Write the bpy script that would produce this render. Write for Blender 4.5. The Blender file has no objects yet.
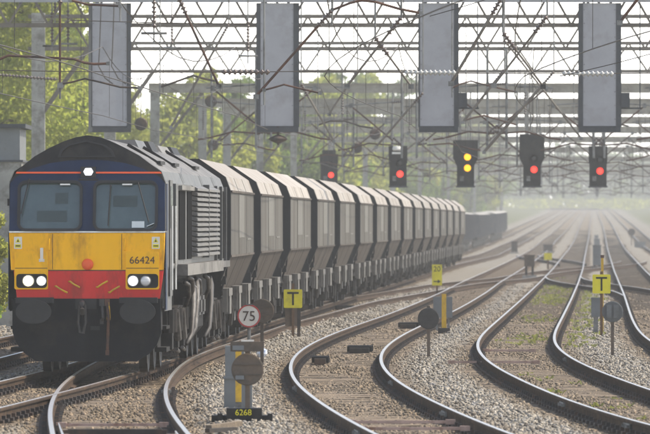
import bpy, bmesh, math, random
import numpy as np
from mathutils import Vector, Matrix
random.seed(7); rng = np.random.default_rng(11)
R = math.radians
sc = bpy.context.scene
COL = sc.collection

# ------------------------------------------------------------------ camera, sky, sun, exposure
F = 7800.0             # focal length in picture widths of 650
CAMH = 2.35            # eye height above the rail tops
HZ = 222.0             # level line in the 650x434 picture
cd = bpy.data.cameras.new('camera'); cam = bpy.data.objects.new('camera', cd); COL.objects.link(cam)
cd.sensor_width = 36.0; cd.lens = F / 650.0 * 36.0
cd.clip_start = 1.0; cd.clip_end = 9000.0
cam.location = (0, 0, CAMH)
cam.rotation_euler = (R(90) - math.atan((217.0 - HZ) / F), 0, 0)
sc.camera = cam
cd.dof.use_dof = True; cd.dof.focus_distance = 132.0; cd.dof.aperture_fstop = 8.5

VEIL = 20.0
SUN_EL, SUN_AZ = 52.0, 80.0        # azimuth from the view direction (+Y), positive = right
w = bpy.data.worlds.new('World'); sc.world = w; w.use_nodes = True
nt = w.node_tree; nt.nodes.clear()
sky = nt.nodes.new('ShaderNodeTexSky'); sky.sky_type = 'NISHITA'; sky.sun_disc = False
sky.sun_elevation = R(SUN_EL); sky.sun_rotation = R(SUN_AZ)
sky.air_density = 1.0; sky.dust_density = 2.0; sky.ozone_density = 1.0
bg = nt.nodes.new('ShaderNodeBackground'); bg.inputs['Strength'].default_value = 0.15
wo = nt.nodes.new('ShaderNodeOutputWorld')
wtc = nt.nodes.new('ShaderNodeTexCoord'); wsx = nt.nodes.new('ShaderNodeSeparateXYZ'); nt.links.new(wtc.outputs['Generated'], wsx.inputs[0])
wab = nt.nodes.new('ShaderNodeMath'); wab.operation = 'ABSOLUTE'; nt.links.new(wsx.outputs[2], wab.inputs[0])
wmr = nt.nodes.new('ShaderNodeMapRange'); wmr.interpolation_type = 'SMOOTHSTEP'; wmr.inputs['From Min'].default_value = 0.0; wmr.inputs['From Max'].default_value = 0.17
wmr.inputs['To Min'].default_value = VEIL; wmr.inputs['To Max'].default_value = VEIL * .03; nt.links.new(wab.outputs[0], wmr.inputs['Value'])
wvl = nt.nodes.new('ShaderNodeVectorMath'); wvl.operation = 'SCALE'; wvl.inputs[0].default_value = (1.0, .972, .925); nt.links.new(wmr.outputs[0], wvl.inputs['Scale'])
wad = nt.nodes.new('ShaderNodeVectorMath'); wad.operation = 'ADD'; nt.links.new(sky.outputs[0], wad.inputs[0]); nt.links.new(wvl.outputs[0], wad.inputs[1])
nt.links.new(wad.outputs[0], bg.inputs[0]); nt.links.new(bg.outputs[0], wo.inputs[0])

ld = bpy.data.lights.new('sun', 'SUN'); ld.energy = 4.2; ld.angle = R(0.5); ld.color = (1.0, 0.905, 0.76)
sun = bpy.data.objects.new('sun', ld); COL.objects.link(sun)
_d = Vector((math.sin(R(SUN_AZ)) * math.cos(R(SUN_EL)), math.cos(R(SUN_AZ)) * math.cos(R(SUN_EL)), math.sin(R(SUN_EL))))
sun.rotation_euler = _d.to_track_quat('Z', 'Y').to_euler()
sun.location = (0, 150, 60)

vs = sc.view_settings
vs.view_transform = 'Standard'; vs.look = 'None'; vs.exposure = 0.53; vs.gamma = 1.0; vs.use_curve_mapping = False
HAZE = 0.00045

# ------------------------------------------------------------------ helpers
def smooth01(t):
    t = min(1.0, max(0.0, t)); return t * t * (3 - 2 * t)
def terrain(y):                                                # the line climbs at 4 in 1000 beyond 750 m
    if y < 600: return 0.0
    return .004 * (y - 600) ** 2 / 600.0 if y < 900 else .004 * (y - 750.0)
def terrain_np(y):
    y = np.asarray(y, float)
    return np.where(y < 600, 0, np.where(y < 900, .004 * (y - 600) ** 2 / 600.0, .004 * (y - 750.0)))
def zy(py, h=0.0):                                             # distance of the ground point on picture line py
    a, b = 20.0, 6000.0
    for _ in range(60):
        m = (a + b) / 2
        if HZ + F * (CAMH - h - terrain(m)) / m > py: a = m
        else: b = m
    return a
def at(px, py, y): return Vector(((px - 325.0) / F * y, y, CAMH + (HZ - py) / F * y))

ORD = ['first', 'second', 'third', 'fourth', 'fifth', 'sixth', 'seventh', 'eighth', 'ninth', 'tenth', 'eleventh', 'twelfth',
       'thirteenth', 'fourteenth', 'fifteenth', 'sixteenth', 'seventeenth', 'eighteenth', 'nineteenth', 'twentieth',
       'twenty-first', 'twenty-second', 'twenty-third', 'twenty-fourth', 'twenty-fifth', 'twenty-sixth', 'twenty-seventh',
       'twenty-eighth', 'twenty-ninth', 'thirtieth', 'thirty-first', 'thirty-second', 'thirty-third', 'thirty-fourth']

def tag(o, label, cat, group=None):
    o['label'] = label; o['category'] = cat
    if group: o['group'] = group
    return o
def empty(name, loc=(0, 0, 0), rz=0.0):
    o = bpy.data.objects.new(name, None); COL.objects.link(o)
    o.empty_display_size = 0.3; o.location = loc; o.rotation_euler = (0, 0, rz); return o
def thing(name, label, cat, loc=(0, 0, 0), rz=0.0, group=None):
    return tag(empty(name, loc, rz), label, cat, group)
def link(name, mesh, parent=None, loc=None, rot=None, scale=None):
    o = bpy.data.objects.new(name, mesh); COL.objects.link(o)
    if parent: o.parent = parent
    if loc is not None: o.location = loc
    if rot is not None: o.rotation_euler = rot
    if scale is not None: o.scale = scale
    return o
def copy_tree(o, parent=None):
    c = o.copy(); COL.objects.link(c); c.parent = parent
    for ch in o.children: copy_tree(ch, c)
    return c

class MB:
    """collects shapes; build() links them as one mesh"""
    def __init__(s): s.v = []; s.f = []; s.m = []; s.mi = 0
    def add(s, vs, fs):
        b = len(s.v); s.v += [tuple(p) for p in vs]
        for f in fs: s.f.append(tuple(i + b for i in f)); s.m.append(s.mi)
        return s
    def mat(s, i): s.mi = i; return s
    def box(s, x0, x1, y0, y1, z0, z1, M=None):
        v = [(x, y, z) for x in (x0, x1) for y in (y0, y1) for z in (z0, z1)]
        if M is not None: v = [M @ Vector(p) for p in v]
        return s.add(v, [(0, 1, 3, 2), (4, 6, 7, 5), (0, 4, 5, 1), (2, 3, 7, 6), (0, 2, 6, 4), (1, 5, 7, 3)])
    def tube(s, pts, r, n=6, r1=None, caps=True):
        pts = [Vector(p) for p in pts]; N = len(pts)
        if r1 is None: r1 = r
        rings = []
        for i, p in enumerate(pts):
            a = pts[max(0, i - 1)]; b = pts[min(N - 1, i + 1)]
            t = (b - a).normalized()
            up = Vector((0, 0, 1)) if abs(t.z) < 0.9 else Vector((0, 1, 0))
            u = t.cross(up).normalized(); w_ = u.cross(t).normalized()
            rr = r + (r1 - r) * i / max(1, N - 1)
            rings.append([p + (u * math.cos(k * 2 * math.pi / n) + w_ * math.sin(k * 2 * math.pi / n)) * rr for k in range(n)])
        v = [q for ring in rings for q in ring]; f = []
        for i in range(N - 1):
            for k in range(n):
                k2 = (k + 1) % n
                f.append((i * n + k, i * n + k2, (i + 1) * n + k2, (i + 1) * n + k))
        if caps:
            f.append(tuple(range(n - 1, -1, -1))); f.append(tuple((N - 1) * n + k for k in range(n)))
        return s.add(v, f)
    def bar(s, a, b, w_, h):
        a = Vector(a); b = Vector(b); t = (b - a); L = t.length; t.normalize()
        up = Vector((0, 1, 0)) if abs(t.y) < 0.9 else Vector((0, 0, 1))
        u = t.cross(up).normalized(); q = u.cross(t).normalized()
        v = [p + u * (w_ / 2 * sx) + q * (h / 2 * sy) for p in (a, b) for sx, sy in ((-1, -1), (1, -1), (1, 1), (-1, 1))]
        return s.add(v, [(3, 2, 1, 0), (4, 5, 6, 7)] + [(k, (k + 1) % 4, 4 + (k + 1) % 4, 4 + k) for k in range(4)])
    def lathe(s, prof, n, M=None):
        v = []; f = []
        for r, z in prof:
            for k in range(n):
                p = Vector((r * math.cos(2 * math.pi * k / n), r * math.sin(2 * math.pi * k / n), z))
                v.append(M @ p if M is not None else p)
        for i in range(len(prof) - 1):
            for k in range(n):
                k2 = (k + 1) % n
                f.append((i * n + k, i * n + k2, (i + 1) * n + k2, (i + 1) * n + k))
        f.append(tuple(range(n - 1, -1, -1))); f.append(tuple((len(prof) - 1) * n + k for k in range(n)))
        return s.add(v, f)
    def loft(s, rings, closed=False, caps=False):
        n = len(rings[0]); v = [p for r in rings for p in r]; f = []
        for i in range(len(rings) - 1):
            for k in range(n if closed else n - 1):
                k2 = (k + 1) % n
                f.append((i * n + k, i * n + k2, (i + 1) * n + k2, (i + 1) * n + k))
        if caps:
            f.append(tuple(range(n - 1, -1, -1))); f.append(tuple((len(rings) - 1) * n + k for k in range(n)))
        return s.add(v, f)
    def mesh(s, name, mats, smooth=False):
        me = bpy.data.meshes.new(name); me.from_pydata(s.v, [], s.f)
        if not isinstance(mats, (list, tuple)): mats = [mats]
        for m in mats: me.materials.append(m)
        if len(mats) > 1: me.polygons.foreach_set('material_index', s.m)
        if smooth: me.polygons.foreach_set('use_smooth', [True] * len(me.polygons))
        bm = bmesh.new(); bm.from_mesh(me); bmesh.ops.recalc_face_normals(bm, faces=bm.faces); bm.to_mesh(me); bm.free()
        me.update(); return me
    def build(s, name, mats, parent=None, smooth=False, loc=None, rot=None):
        return link(name, s.mesh(name, mats, smooth), parent, loc, rot)

def curve_mesh(cv, name, m, f=None):
    o = bpy.data.objects.new('outline', cv)
    me = bpy.data.meshes.new_from_object(o); bpy.data.objects.remove(o)
    me.name = name; me.transform(Matrix.Rotation(R(90), 4, 'X'))
    if f:
        for v in me.vertices: v.co.y += f(v.co.z)
    me.materials.clear(); me.materials.append(m); me.update(); return me
def panel(outlines, thick, name, m, f=None):
    """flat sheet in the XZ plane, first outline is the edge, others are holes; centred on y=0"""
    cv = bpy.data.curves.new(name, 'CURVE'); cv.dimensions = '2D'; cv.fill_mode = 'BOTH'; cv.extrude = thick / 2
    for ol in outlines:
        sp = cv.splines.new('POLY'); sp.points.add(len(ol) - 1)
        for p, (x, z) in zip(sp.points, ol): p.co = (x, z, 0, 1)
        sp.use_cyclic_u = True
    return curve_mesh(cv, name, m, f)
def text_mesh(txt, size, name, m, thick=0.006, sx=1.0):
    cv = bpy.data.curves.new(name, 'FONT'); cv.body = txt; cv.size = size; cv.extrude = thick / 2
    cv.align_x = 'CENTER'; cv.align_y = 'CENTER'
    me = curve_mesh(cv, name, m)
    for v in me.vertices: v.co.x *= sx
    return me
def rrect(x0, x1, z0, z1, r, n=5):
    pts = []
    for cx, cz, a0 in ((x1 - r, z1 - r, 0), (x0 + r, z1 - r, 90), (x0 + r, z0 + r, 180), (x1 - r, z0 + r, 270)):
        for k in range(n + 1):
            a = R(a0 + 90 * k / n); pts.append((cx + r * math.cos(a), cz + r * math.sin(a)))
    return pts
def circ(x, z, r, n=28, rz=None):
    return [(x + r * math.cos(2 * math.pi * k / n), z + (rz or r) * math.sin(2 * math.pi * k / n)) for k in range(n)]

# ------------------------------------------------------------------ materials
def mat(name, col, rough=0.6, metal=0.0, var=0.25, scale=6.0, stretch=(1, 1, 1), col2=None, amt=0.0, scale2=2.0, bump=0.0, bscale=40.0, emit=0.0, spec=0.4, trans=0.0, ovar=0.0):
    m = bpy.data.materials.new(name); m.use_nodes = True; n = m.node_tree.nodes; l = m.node_tree.links
    bs = n['Principled BSDF']; bs.inputs['Roughness'].default_value = rough; bs.inputs['Metallic'].default_value = metal
    bs.inputs['Specular IOR Level'].default_value = spec
    tc = n.new('ShaderNodeTexCoord'); oi = n.new('ShaderNodeObjectInfo')
    mp = n.new('ShaderNodeMapping'); mp.inputs['Scale'].default_value = stretch
    ad = n.new('ShaderNodeVectorMath'); ad.operation = 'ADD'
    mu = n.new('ShaderNodeMath'); mu.operation = 'MULTIPLY'; mu.inputs[1].default_value = 37.0
    l.new(oi.outputs['Random'], mu.inputs[0]); l.new(tc.outputs['Object'], mp.inputs['Vector'])
    l.new(mp.outputs[0], ad.inputs[0]); l.new(mu.outputs[0], ad.inputs[1])
    no = n.new('ShaderNodeTexNoise'); no.inputs['Scale'].default_value = scale; no.inputs['Detail'].default_value = 6.0
    no.inputs['Roughness'].default_value = 0.65
    l.new(ad.outputs[0], no.inputs['Vector'])
    mr = n.new('ShaderNodeMapRange'); mr.inputs['From Min'].default_value = 0.25; mr.inputs['From Max'].default_value = 0.75
    mr.inputs['To Min'].default_value = 1 - var; mr.inputs['To Max'].default_value = 1 + var
    l.new(no.outputs['Fac'], mr.inputs['Value'])
    hv = n.new('ShaderNodeHueSaturation'); hv.inputs['Color'].default_value = (*col, 1)
    if ovar:
        om = n.new('ShaderNodeMapRange'); om.inputs['To Min'].default_value = 1 - ovar; om.inputs['To Max'].default_value = 1 + ovar; l.new(oi.outputs['Random'], om.inputs['Value'])
        ox = n.new('ShaderNodeMath'); ox.operation = 'MULTIPLY'; l.new(mr.outputs[0], ox.inputs[0]); l.new(om.outputs[0], ox.inputs[1]); l.new(ox.outputs[0], hv.inputs['Value'])
    else: l.new(mr.outputs[0], hv.inputs['Value'])
    out = hv.outputs[0]
    if col2:
        n2 = n.new('ShaderNodeTexNoise'); n2.inputs['Scale'].default_value = scale2; n2.inputs['Detail'].default_value = 7.0
        n2.inputs['Roughness'].default_value = 0.7
        l.new(ad.outputs[0], n2.inputs['Vector'])
        m2 = n.new('ShaderNodeMapRange'); m2.inputs['From Min'].default_value = 0.62 - amt * 0.35; m2.inputs['From Max'].default_value = 0.78 - amt * 0.35
        l.new(n2.outputs['Fac'], m2.inputs['Value'])
        mx = n.new('ShaderNodeMix'); mx.data_type = 'RGBA'
        l.new(m2.outputs[0], mx.inputs['Factor']); l.new(out, mx.inputs[6]); mx.inputs[7].default_value = (*col2, 1)
        out = mx.outputs[2]
    l.new(out, bs.inputs['Base Color'])
    if bump:
        n3 = n.new('ShaderNodeTexNoise'); n3.inputs['Scale'].default_value = bscale; n3.inputs['Detail'].default_value = 4.0
        l.new(ad.outputs[0], n3.inputs['Vector'])
        b = n.new('ShaderNodeBump'); b.inputs['Strength'].default_value = bump; b.inputs['Distance'].default_value = 0.02
        l.new(n3.outputs['Fac'], b.inputs['Height']); l.new(b.outputs[0], bs.inputs['Normal'])
    if emit:
        bs.inputs['Emission Color'].default_value = (*col, 1); bs.inputs['Emission Strength'].default_value = emit
    if trans:
        tr = n.new('ShaderNodeBsdfTranslucent'); ms = n.new('ShaderNodeMixShader'); ms.inputs[0].default_value = trans
        h2 = n.new('ShaderNodeHueSaturation'); h2.inputs['Value'].default_value = 2.0; h2.inputs['Saturation'].default_value = 1.05
        l.new(out, h2.inputs['Color']); l.new(h2.outputs[0], tr.inputs[0])
        l.new(bs.outputs[0], ms.inputs[1]); l.new(tr.outputs[0], ms.inputs[2])
        l.new(ms.outputs[0], n['Material Output'].inputs['Surface'])
    return m

M = {}
M['rail_top'] = mat('rail_top', (0.52, 0.49, 0.45), 0.36, 0.8, 0.15, 3.0)
M['rail_side'] = mat('rail_side', (0.055, 0.038, 0.027), 0.85, 0.0, 0.4, 8.0, col2=(0.10, 0.064, 0.04), amt=0.35, spec=0.08)
M['sleeper'] = mat('sleeper', (0.155, 0.122, 0.088), 0.9, 0, 0.45, 5.0, (1, 8, 8), col2=(0.28, 0.22, 0.15), amt=0.3, bump=0.6, bscale=30, ovar=0.5)
M['iron'] = mat('iron', (0.035, 0.03, 0.027), 0.75, 0, 0.4, 10.0, col2=(0.09, 0.055, 0.035), amt=0.4)
M['rust'] = mat('rust', (0.10, 0.048, 0.03), 0.8, 0, 0.35, 14.0, col2=(0.045, 0.032, 0.028), amt=0.5)
M['galv'] = mat('galv', (0.20, 0.20, 0.19), 0.6, 0.2, 0.25, 5.0, col2=(0.042, 0.039, 0.036), amt=0.4)
M['lattice'] = mat('lattice', (0.16, 0.14, 0.115), 0.7, 0.1, 0.3, 4.0, col2=(0.10, 0.08, 0.062), amt=0.4)
M['concrete'] = mat('concrete', (0.30, 0.29, 0.26), 0.9, 0, 0.25, 1.2, col2=(0.16, 0.15, 0.13), amt=0.4, bump=0.3)
M['beam'] = mat('beam', (0.31, 0.285, 0.235), 0.8, 0, 0.2, 1.5, col2=(0.21, 0.19, 0.155), amt=0.45)
M['plate'] = mat('plate', (0.31, 0.31, 0.325), 0.55, 0.1, 0.10, 1.5, col2=(0.265, 0.26, 0.265), amt=0.3)
M['darkframe'] = mat('darkframe', (0.04, 0.044, 0.05), 0.6, 0, 0.3, 5.0)
M['wire'] = mat('wire', (0.07, 0.06, 0.05), 0.6, 0.3, 0.2, 3.0)
M['porcelain'] = mat('porcelain', (0.10, 0.075, 0.065), 0.25, 0, 0.2, 20.0)
M['white_insulator'] = mat('white_insulator', (0.42, 0.42, 0.40), 0.3, 0, 0.1, 20.0)
M['blue'] = mat('loco_blue', (0.011, 0.023, 0.060), 0.5, 0, 0.2, 3.0, col2=(0.021, 0.033, 0.06), amt=0.3, spec=0.15)
M['yellow'] = mat('loco_yellow', (0.86, 0.44, 0.006), 0.5, 0, 0.10, 2.5, (1, 1, .35), col2=(0.54, 0.27, 0.014), amt=0.36, scale2=3.0, spec=0.15)
M['red'] = mat('loco_red', (0.56, 0.033, 0.028), 0.5, 0, 0.12, 3.0, (1, 1, .35), spec=0.15, scale2=3.5, col2=(0.33, 0.036, 0.028), amt=0.35)
M['orange'] = mat('orange', (0.75, 0.10, 0.02), 0.5, 0, 0.1, 8.0)
M['white'] = mat('white_paint', (0.75, 0.74, 0.70), 0.5, 0, 0.1, 6.0, col2=(0.5, 0.47, 0.4), amt=0.35)
M['black'] = mat('black_paint', (0.012, 0.012, 0.013), 0.6, 0, 0.35, 4.0, col2=(0.028, 0.025, 0.022), amt=0.4, spec=0.2)
M['glaregrey'] = mat('roof_glare_grey', (0.17, 0.16, 0.145), 0.55, 0, 0.15, 2.0, (1, 0.4, 1), col2=(0.08, 0.072, 0.063), amt=0.5)  # sun glare on the roof is painted in as this pale grey
M['sidegrey'] = mat('side_grey', (0.085, 0.085, 0.084), 0.5, 0, 0.2, 2.0, (1, 1, 0.3), col2=(0.042, 0.039, 0.036), amt=0.4)
M['underframe'] = mat('underframe', (0.012, 0.011, 0.0105), 0.8, 0, 0.4, 6.0, col2=(0.028, 0.023, 0.02), amt=0.4, spec=0.2)
M['pipes'] = mat('pipe_grey', (0.10, 0.094, 0.087), 0.55, 0.1, 0.3, 5.0, col2=(0.03, 0.025, 0.022), amt=0.6)
M['valance'] = mat('valance', (0.011, 0.012, 0.0145), 0.7, 0, 0.3, 3.0, col2=(0.024, 0.022, 0.02), amt=0.3, spec=0.1)
M['rubber'] = mat('rubber', (0.012, 0.012, 0.013), 0.6, 0, 0.2, 8.0)
M['glass'] = mat('cab_glass', (0.052, 0.078, 0.078), 0.12, 0, 0.35, 1.6, spec=0.9)
M['lampglass'] = mat('lamp_glass', (0.55, 0.55, 0.55), 0.15, 0, 0.1, 9.0, spec=0.8)
M['headlamp'] = mat('headlamp', (1.0, 0.85, 0.42), 0.3, 0, 0.0, 1.0, emit=2.2)
M['markerlamp'] = mat('markerlamp', (0.93, 0.95, 1.0), 0.3, 0, 0.0, 1.0, emit=1.3)
M['redlamp'] = mat('redlamp', (1.0, 0.04, 0.025), 0.4, 0, 0.0, 1.0, emit=1.7)
M['amberlamp'] = mat('amberlamp', (1.0, 0.42, 0.01), 0.4, 0, 0.0, 1.0, emit=1.7)
M['signyellow'] = mat('sign_yellow', (0.74, 0.64, 0.015), 0.5, 0, 0.08, 6.0, col2=(0.55, 0.46, 0.03), amt=0.3)
M['postyellow'] = mat('post_yellow', (0.60, 0.36, 0.02), 0.6, 0, 0.2, 9.0, col2=(0.3, 0.2, 0.05), amt=0.35)
M['signwhite'] = mat('sign_white', (0.66, 0.62, 0.55), 0.5, 0, 0.08, 6.0)
M['signred'] = mat('sign_red', (0.40, 0.04, 0.035), 0.5, 0, 0.1, 6.0)
M['discbrown'] = mat('disc_brown', (0.085, 0.068, 0.052), 0.7, 0, 0.3, 9.0, col2=(0.14, 0.10, 0.07), amt=0.4)
M['cabinet'] = mat('cabinet_grey', (0.15, 0.16, 0.162), 0.6, 0, 0.15, 4.0, col2=(0.10, 0.10, 0.09), amt=0.35)
M['rod'] = mat('point_rod', (0.42, 0.30, 0.25), 0.6, 0.2, 0.25, 6.0, col2=(0.2, 0.1, 0.06), amt=0.4)
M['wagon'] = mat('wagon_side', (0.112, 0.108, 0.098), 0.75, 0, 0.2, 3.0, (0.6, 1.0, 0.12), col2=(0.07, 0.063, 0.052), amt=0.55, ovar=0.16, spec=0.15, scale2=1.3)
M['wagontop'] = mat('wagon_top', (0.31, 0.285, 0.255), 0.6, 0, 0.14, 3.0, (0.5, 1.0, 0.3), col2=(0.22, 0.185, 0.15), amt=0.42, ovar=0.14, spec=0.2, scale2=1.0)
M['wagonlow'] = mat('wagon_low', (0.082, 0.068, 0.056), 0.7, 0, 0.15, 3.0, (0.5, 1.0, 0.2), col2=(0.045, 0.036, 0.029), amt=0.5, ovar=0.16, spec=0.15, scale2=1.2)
M['wagonend'] = mat('wagon_end', (0.012, 0.012, 0.0125), 0.75, 0, 0.35, 4.0)
M['bracket'] = mat('wagon_bracket', (0.12, 0.112, 0.10), 0.6, 0, 0.2, 4.0, col2=(0.07, 0.06, 0.05), amt=0.4)
M['container'] = mat('container_blue', (0.045, 0.052, 0.066), 0.6, 0, 0.3, 2.0, col2=(0.08, 0.075, 0.075), amt=0.4)
M['tarp'] = mat('container_lid', (0.42, 0.40, 0.36), 0.7, 0, 0.2, 2.0)
M['bark'] = mat('bark', (0.10, 0.08, 0.06), 0.9, 0, 0.35, 4.0, (3, 3, 0.6), bump=0.5)
M['leaf_a'] = mat('leaf_yellow_green', (0.205, 0.22, 0.055), 0.55, 0, 0.4, 0.9, col2=(0.15, 0.19, 0.035), amt=0.35, scale2=0.5, trans=0.68)
M['leaf_b'] = mat('leaf_green', (0.13, 0.18, 0.04), 0.55, 0, 0.4, 0.9, col2=(0.035, 0.06, 0.014), amt=0.35, scale2=0.5, trans=0.5)
M['leaf_c'] = mat('leaf_spring', (0.225, 0.235, 0.058), 0.55, 0, 0.4, 0.9, col2=(0.19, 0.21, 0.04), amt=0.35, scale2=0.5, trans=0.68)
M['weed'] = mat('weed', (0.15, 0.16, 0.045), 0.7, 0, 0.4, 3.0, trans=0.4)
M['paper'] = mat('paper', (0.6, 0.66, 0.68), 0.6, 0, 0.1, 6.0)

M['grille'] = mat('grille_black', (0.006, 0.006, 0.0062), 0.9, 0, 0.3, 5.0, spec=0.03)
M['louvre'] = mat('louvre_grey', (0.13, 0.127, 0.122), 0.55, 0, 0.2, 3.0, col2=(0.12, 0.11, 0.095), amt=0.35)
M['darkglass'] = mat('dark_fitting', (0.040, 0.060, 0.061), 0.4, 0, 0.2, 4.0)
M['numberink'] = mat('number_brown', (0.045, 0.02, 0.012), 0.5, 0, 0.1, 5.0)
M['bufferface'] = mat('buffer_face', (0.013, 0.0135, 0.014), 0.6, 0.0, 0.3, 5.0, col2=(0.02, 0.02, 0.02), amt=0.4)
M['hook'] = mat('hook_steel', (0.045, 0.042, 0.04), 0.6, 0.2, 0.3, 9.0)
M['wheel'] = mat('wheel_steel', (0.022, 0.02, 0.018), 0.6, 0.3, 0.3, 7.0)
M['patch'] = mat('faded_patch', (0.116, 0.110, 0.094), 0.6, 0, 0.15, 3.0, (0.6, 1, .15), col2=(0.08, 0.075, 0.06), amt=0.4)
M['darklens'] = mat('dark_lens', (0.02, 0.02, 0.022), 0.2, 0, 0.1, 5.0)
M['postwood'] = mat('post_brown', (0.13, 0.075, 0.04), 0.8, 0, 0.3, 9.0)
M['discgrey'] = mat('disc_grey', (0.10, 0.105, 0.105), 0.6, 0, 0.2, 9.0)
M['discdark'] = mat('disc_dark', (0.04, 0.037, 0.035), 0.6, 0, 0.3, 9.0)
M['litter'] = mat('litter', (0.25, 0.36, 0.60), 0.5, 0, 0.1, 9.0, col2=(0.7, 0.72, 0.75), amt=0.7, scale2=9.0)

def stone_material():
    m = bpy.data.materials.new('ballast_stone'); m.use_nodes = True; n = m.node_tree.nodes; l = m.node_tree.links
    bs = n['Principled BSDF']; bs.inputs['Roughness'].default_value = 0.85; bs.inputs['Specular IOR Level'].default_value = 0.25
    a = n.new('ShaderNodeAttribute'); a.attribute_name = 'tint'; l.new(a.outputs['Color'], bs.inputs['Base Color'])
    return m
M['stone'] = stone_material()

# ------------------------------------------------------------------ where the tracks run: centre line (distance, sideways)
def pl(*pairs): return [(zy(y), (x - 325.0) / F * zy(y)) for x, y in pairs]
TRAIN = [(70, -6.6), (86.5, -5.55), (101, -4.72), (110, -4.25), (120, -3.76), (132, -3.37), (143, -3.12), (160.9, -2.75), (178.8, -2.22), (196.7, -1.60), (214.6, -1.0), (232.5, -.36), (250.4, .25), (268.3, .87), (286.2, 1.48), (304.1, 2.11),
         (322, 2.73), (339.9, 3.31), (357.8, 3.92), (375.7, 4.52), (393.6, 5.13), (411.5, 5.75), (429.4, 6.38)] + pl((487, 255), (506, 246), (524, 238), (540, 229), (553, 221), (566, 212.5), (570, 209.5))
MID = [(70, 2.2)] + pl((439, 434), (406, 419), (391, 410), (362, 394.5), (345, 383.6), (335, 371), (333.5, 362), (336, 353.6), (346, 345.5), (363, 336), (391.5, 324), (414, 316), (440, 304.4), (465, 291.7), (480, 282.5), (501, 272), (520, 262), (535, 253),
      (549, 240), (557, 234), (566, 225), (573, 217), (578, 212), (580, 209.5))
RGT = [(70, 6.3)] + pl((762, 440), (708, 424), (646, 408), (611, 397.5), (592, 388), (566, 378), (537, 366), (519, 352.5), (513.5, 343), (518.5, 333), (532, 317), (547, 298.6), (559, 282.5), (568, 268.6), (574, 256), (579, 245.5), (582.5, 236), (585, 225), (587.5, 217), (589, 212), (590, 209.5))
SID = [(70, 11.0), (86, 9.6), (100, 8.7), (115, 8.0)] + pl((748, 365), (694, 345), (675, 333), (663, 319), (647, 294), (630, 271), (620, 255), (612.5, 238.6), (608, 226), (603, 217), (600, 212), (599, 209.5))
BRA = [(70, -1.5), (78, -1.95)] + pl((122, 434), (111, 419), (108, 403), (110, 389), (117, 379), (131, 367.5)) + [(132.8, -3.13), (143.2, -2.9), (151.5, -2.615), (159.4, -2.28), (179.7, -1.65), (202.5, -.57), (232, .71), (254.6, 2.2), (273.6, 3.4), (297.6, 4.9),
      (310.7, 6.1), (325, 7.7), (366.6, 10.3), (393, 12.5), (416.6, 14.9), (447, 17.3), (480, 19.2)]

class Line:
    def __init__(s, pts, y0, y1, sm=6.0):
        p = np.array(sorted(pts)); s.y = np.arange(y0, y1 + 2.0, 2.0)
        x = np.interp(s.y, p[:, 0], p[:, 1])
        k = np.exp(-0.5 * (np.arange(-12, 13) * 2.0 / sm) ** 2); k /= k.sum()
        for _ in range(2):
            pad = np.concatenate([x[0] - (x[1] - x[0]) * np.arange(12, 0, -1), x, x[-1] + (x[-1] - x[-2]) * np.arange(1, 13)])
            x = np.convolve(pad, k, 'valid')
        s.x = x
    def X(s, y): return float(np.interp(y, s.y, s.x))
    def ang(s, y): return math.atan((s.X(y + 3) - s.X(y - 3)) / 6.0)
    def P(s, y, off=0.0, z=0.0):
        a = s.ang(y); return Vector((s.X(y) + off * math.cos(a), y - off * math.sin(a), terrain(y) + z))
def shifted(line, d0, d1=None):
    o = object.__new__(Line); o.y = line.y.copy()
    t = np.clip((line.y - 300) / 900.0, 0, 1)
    o.x = line.x + d0 + ((d1 if d1 is not None else d0) - d0) * t; return o
LT = Line(TRAIN, 70, 2400); LM = Line(MID, 70, 2400); LR = Line(RGT, 70, 2400); LS = Line(SID, 70, 2400)
LB = Line(BRA, 70, 476, 4.0); LL = shifted(LT, -3.05, -3.3); LV = shifted(LS, 3.6, 3.3)
MAIN = [LL, LT, LM, LR, LS, LV]

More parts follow.
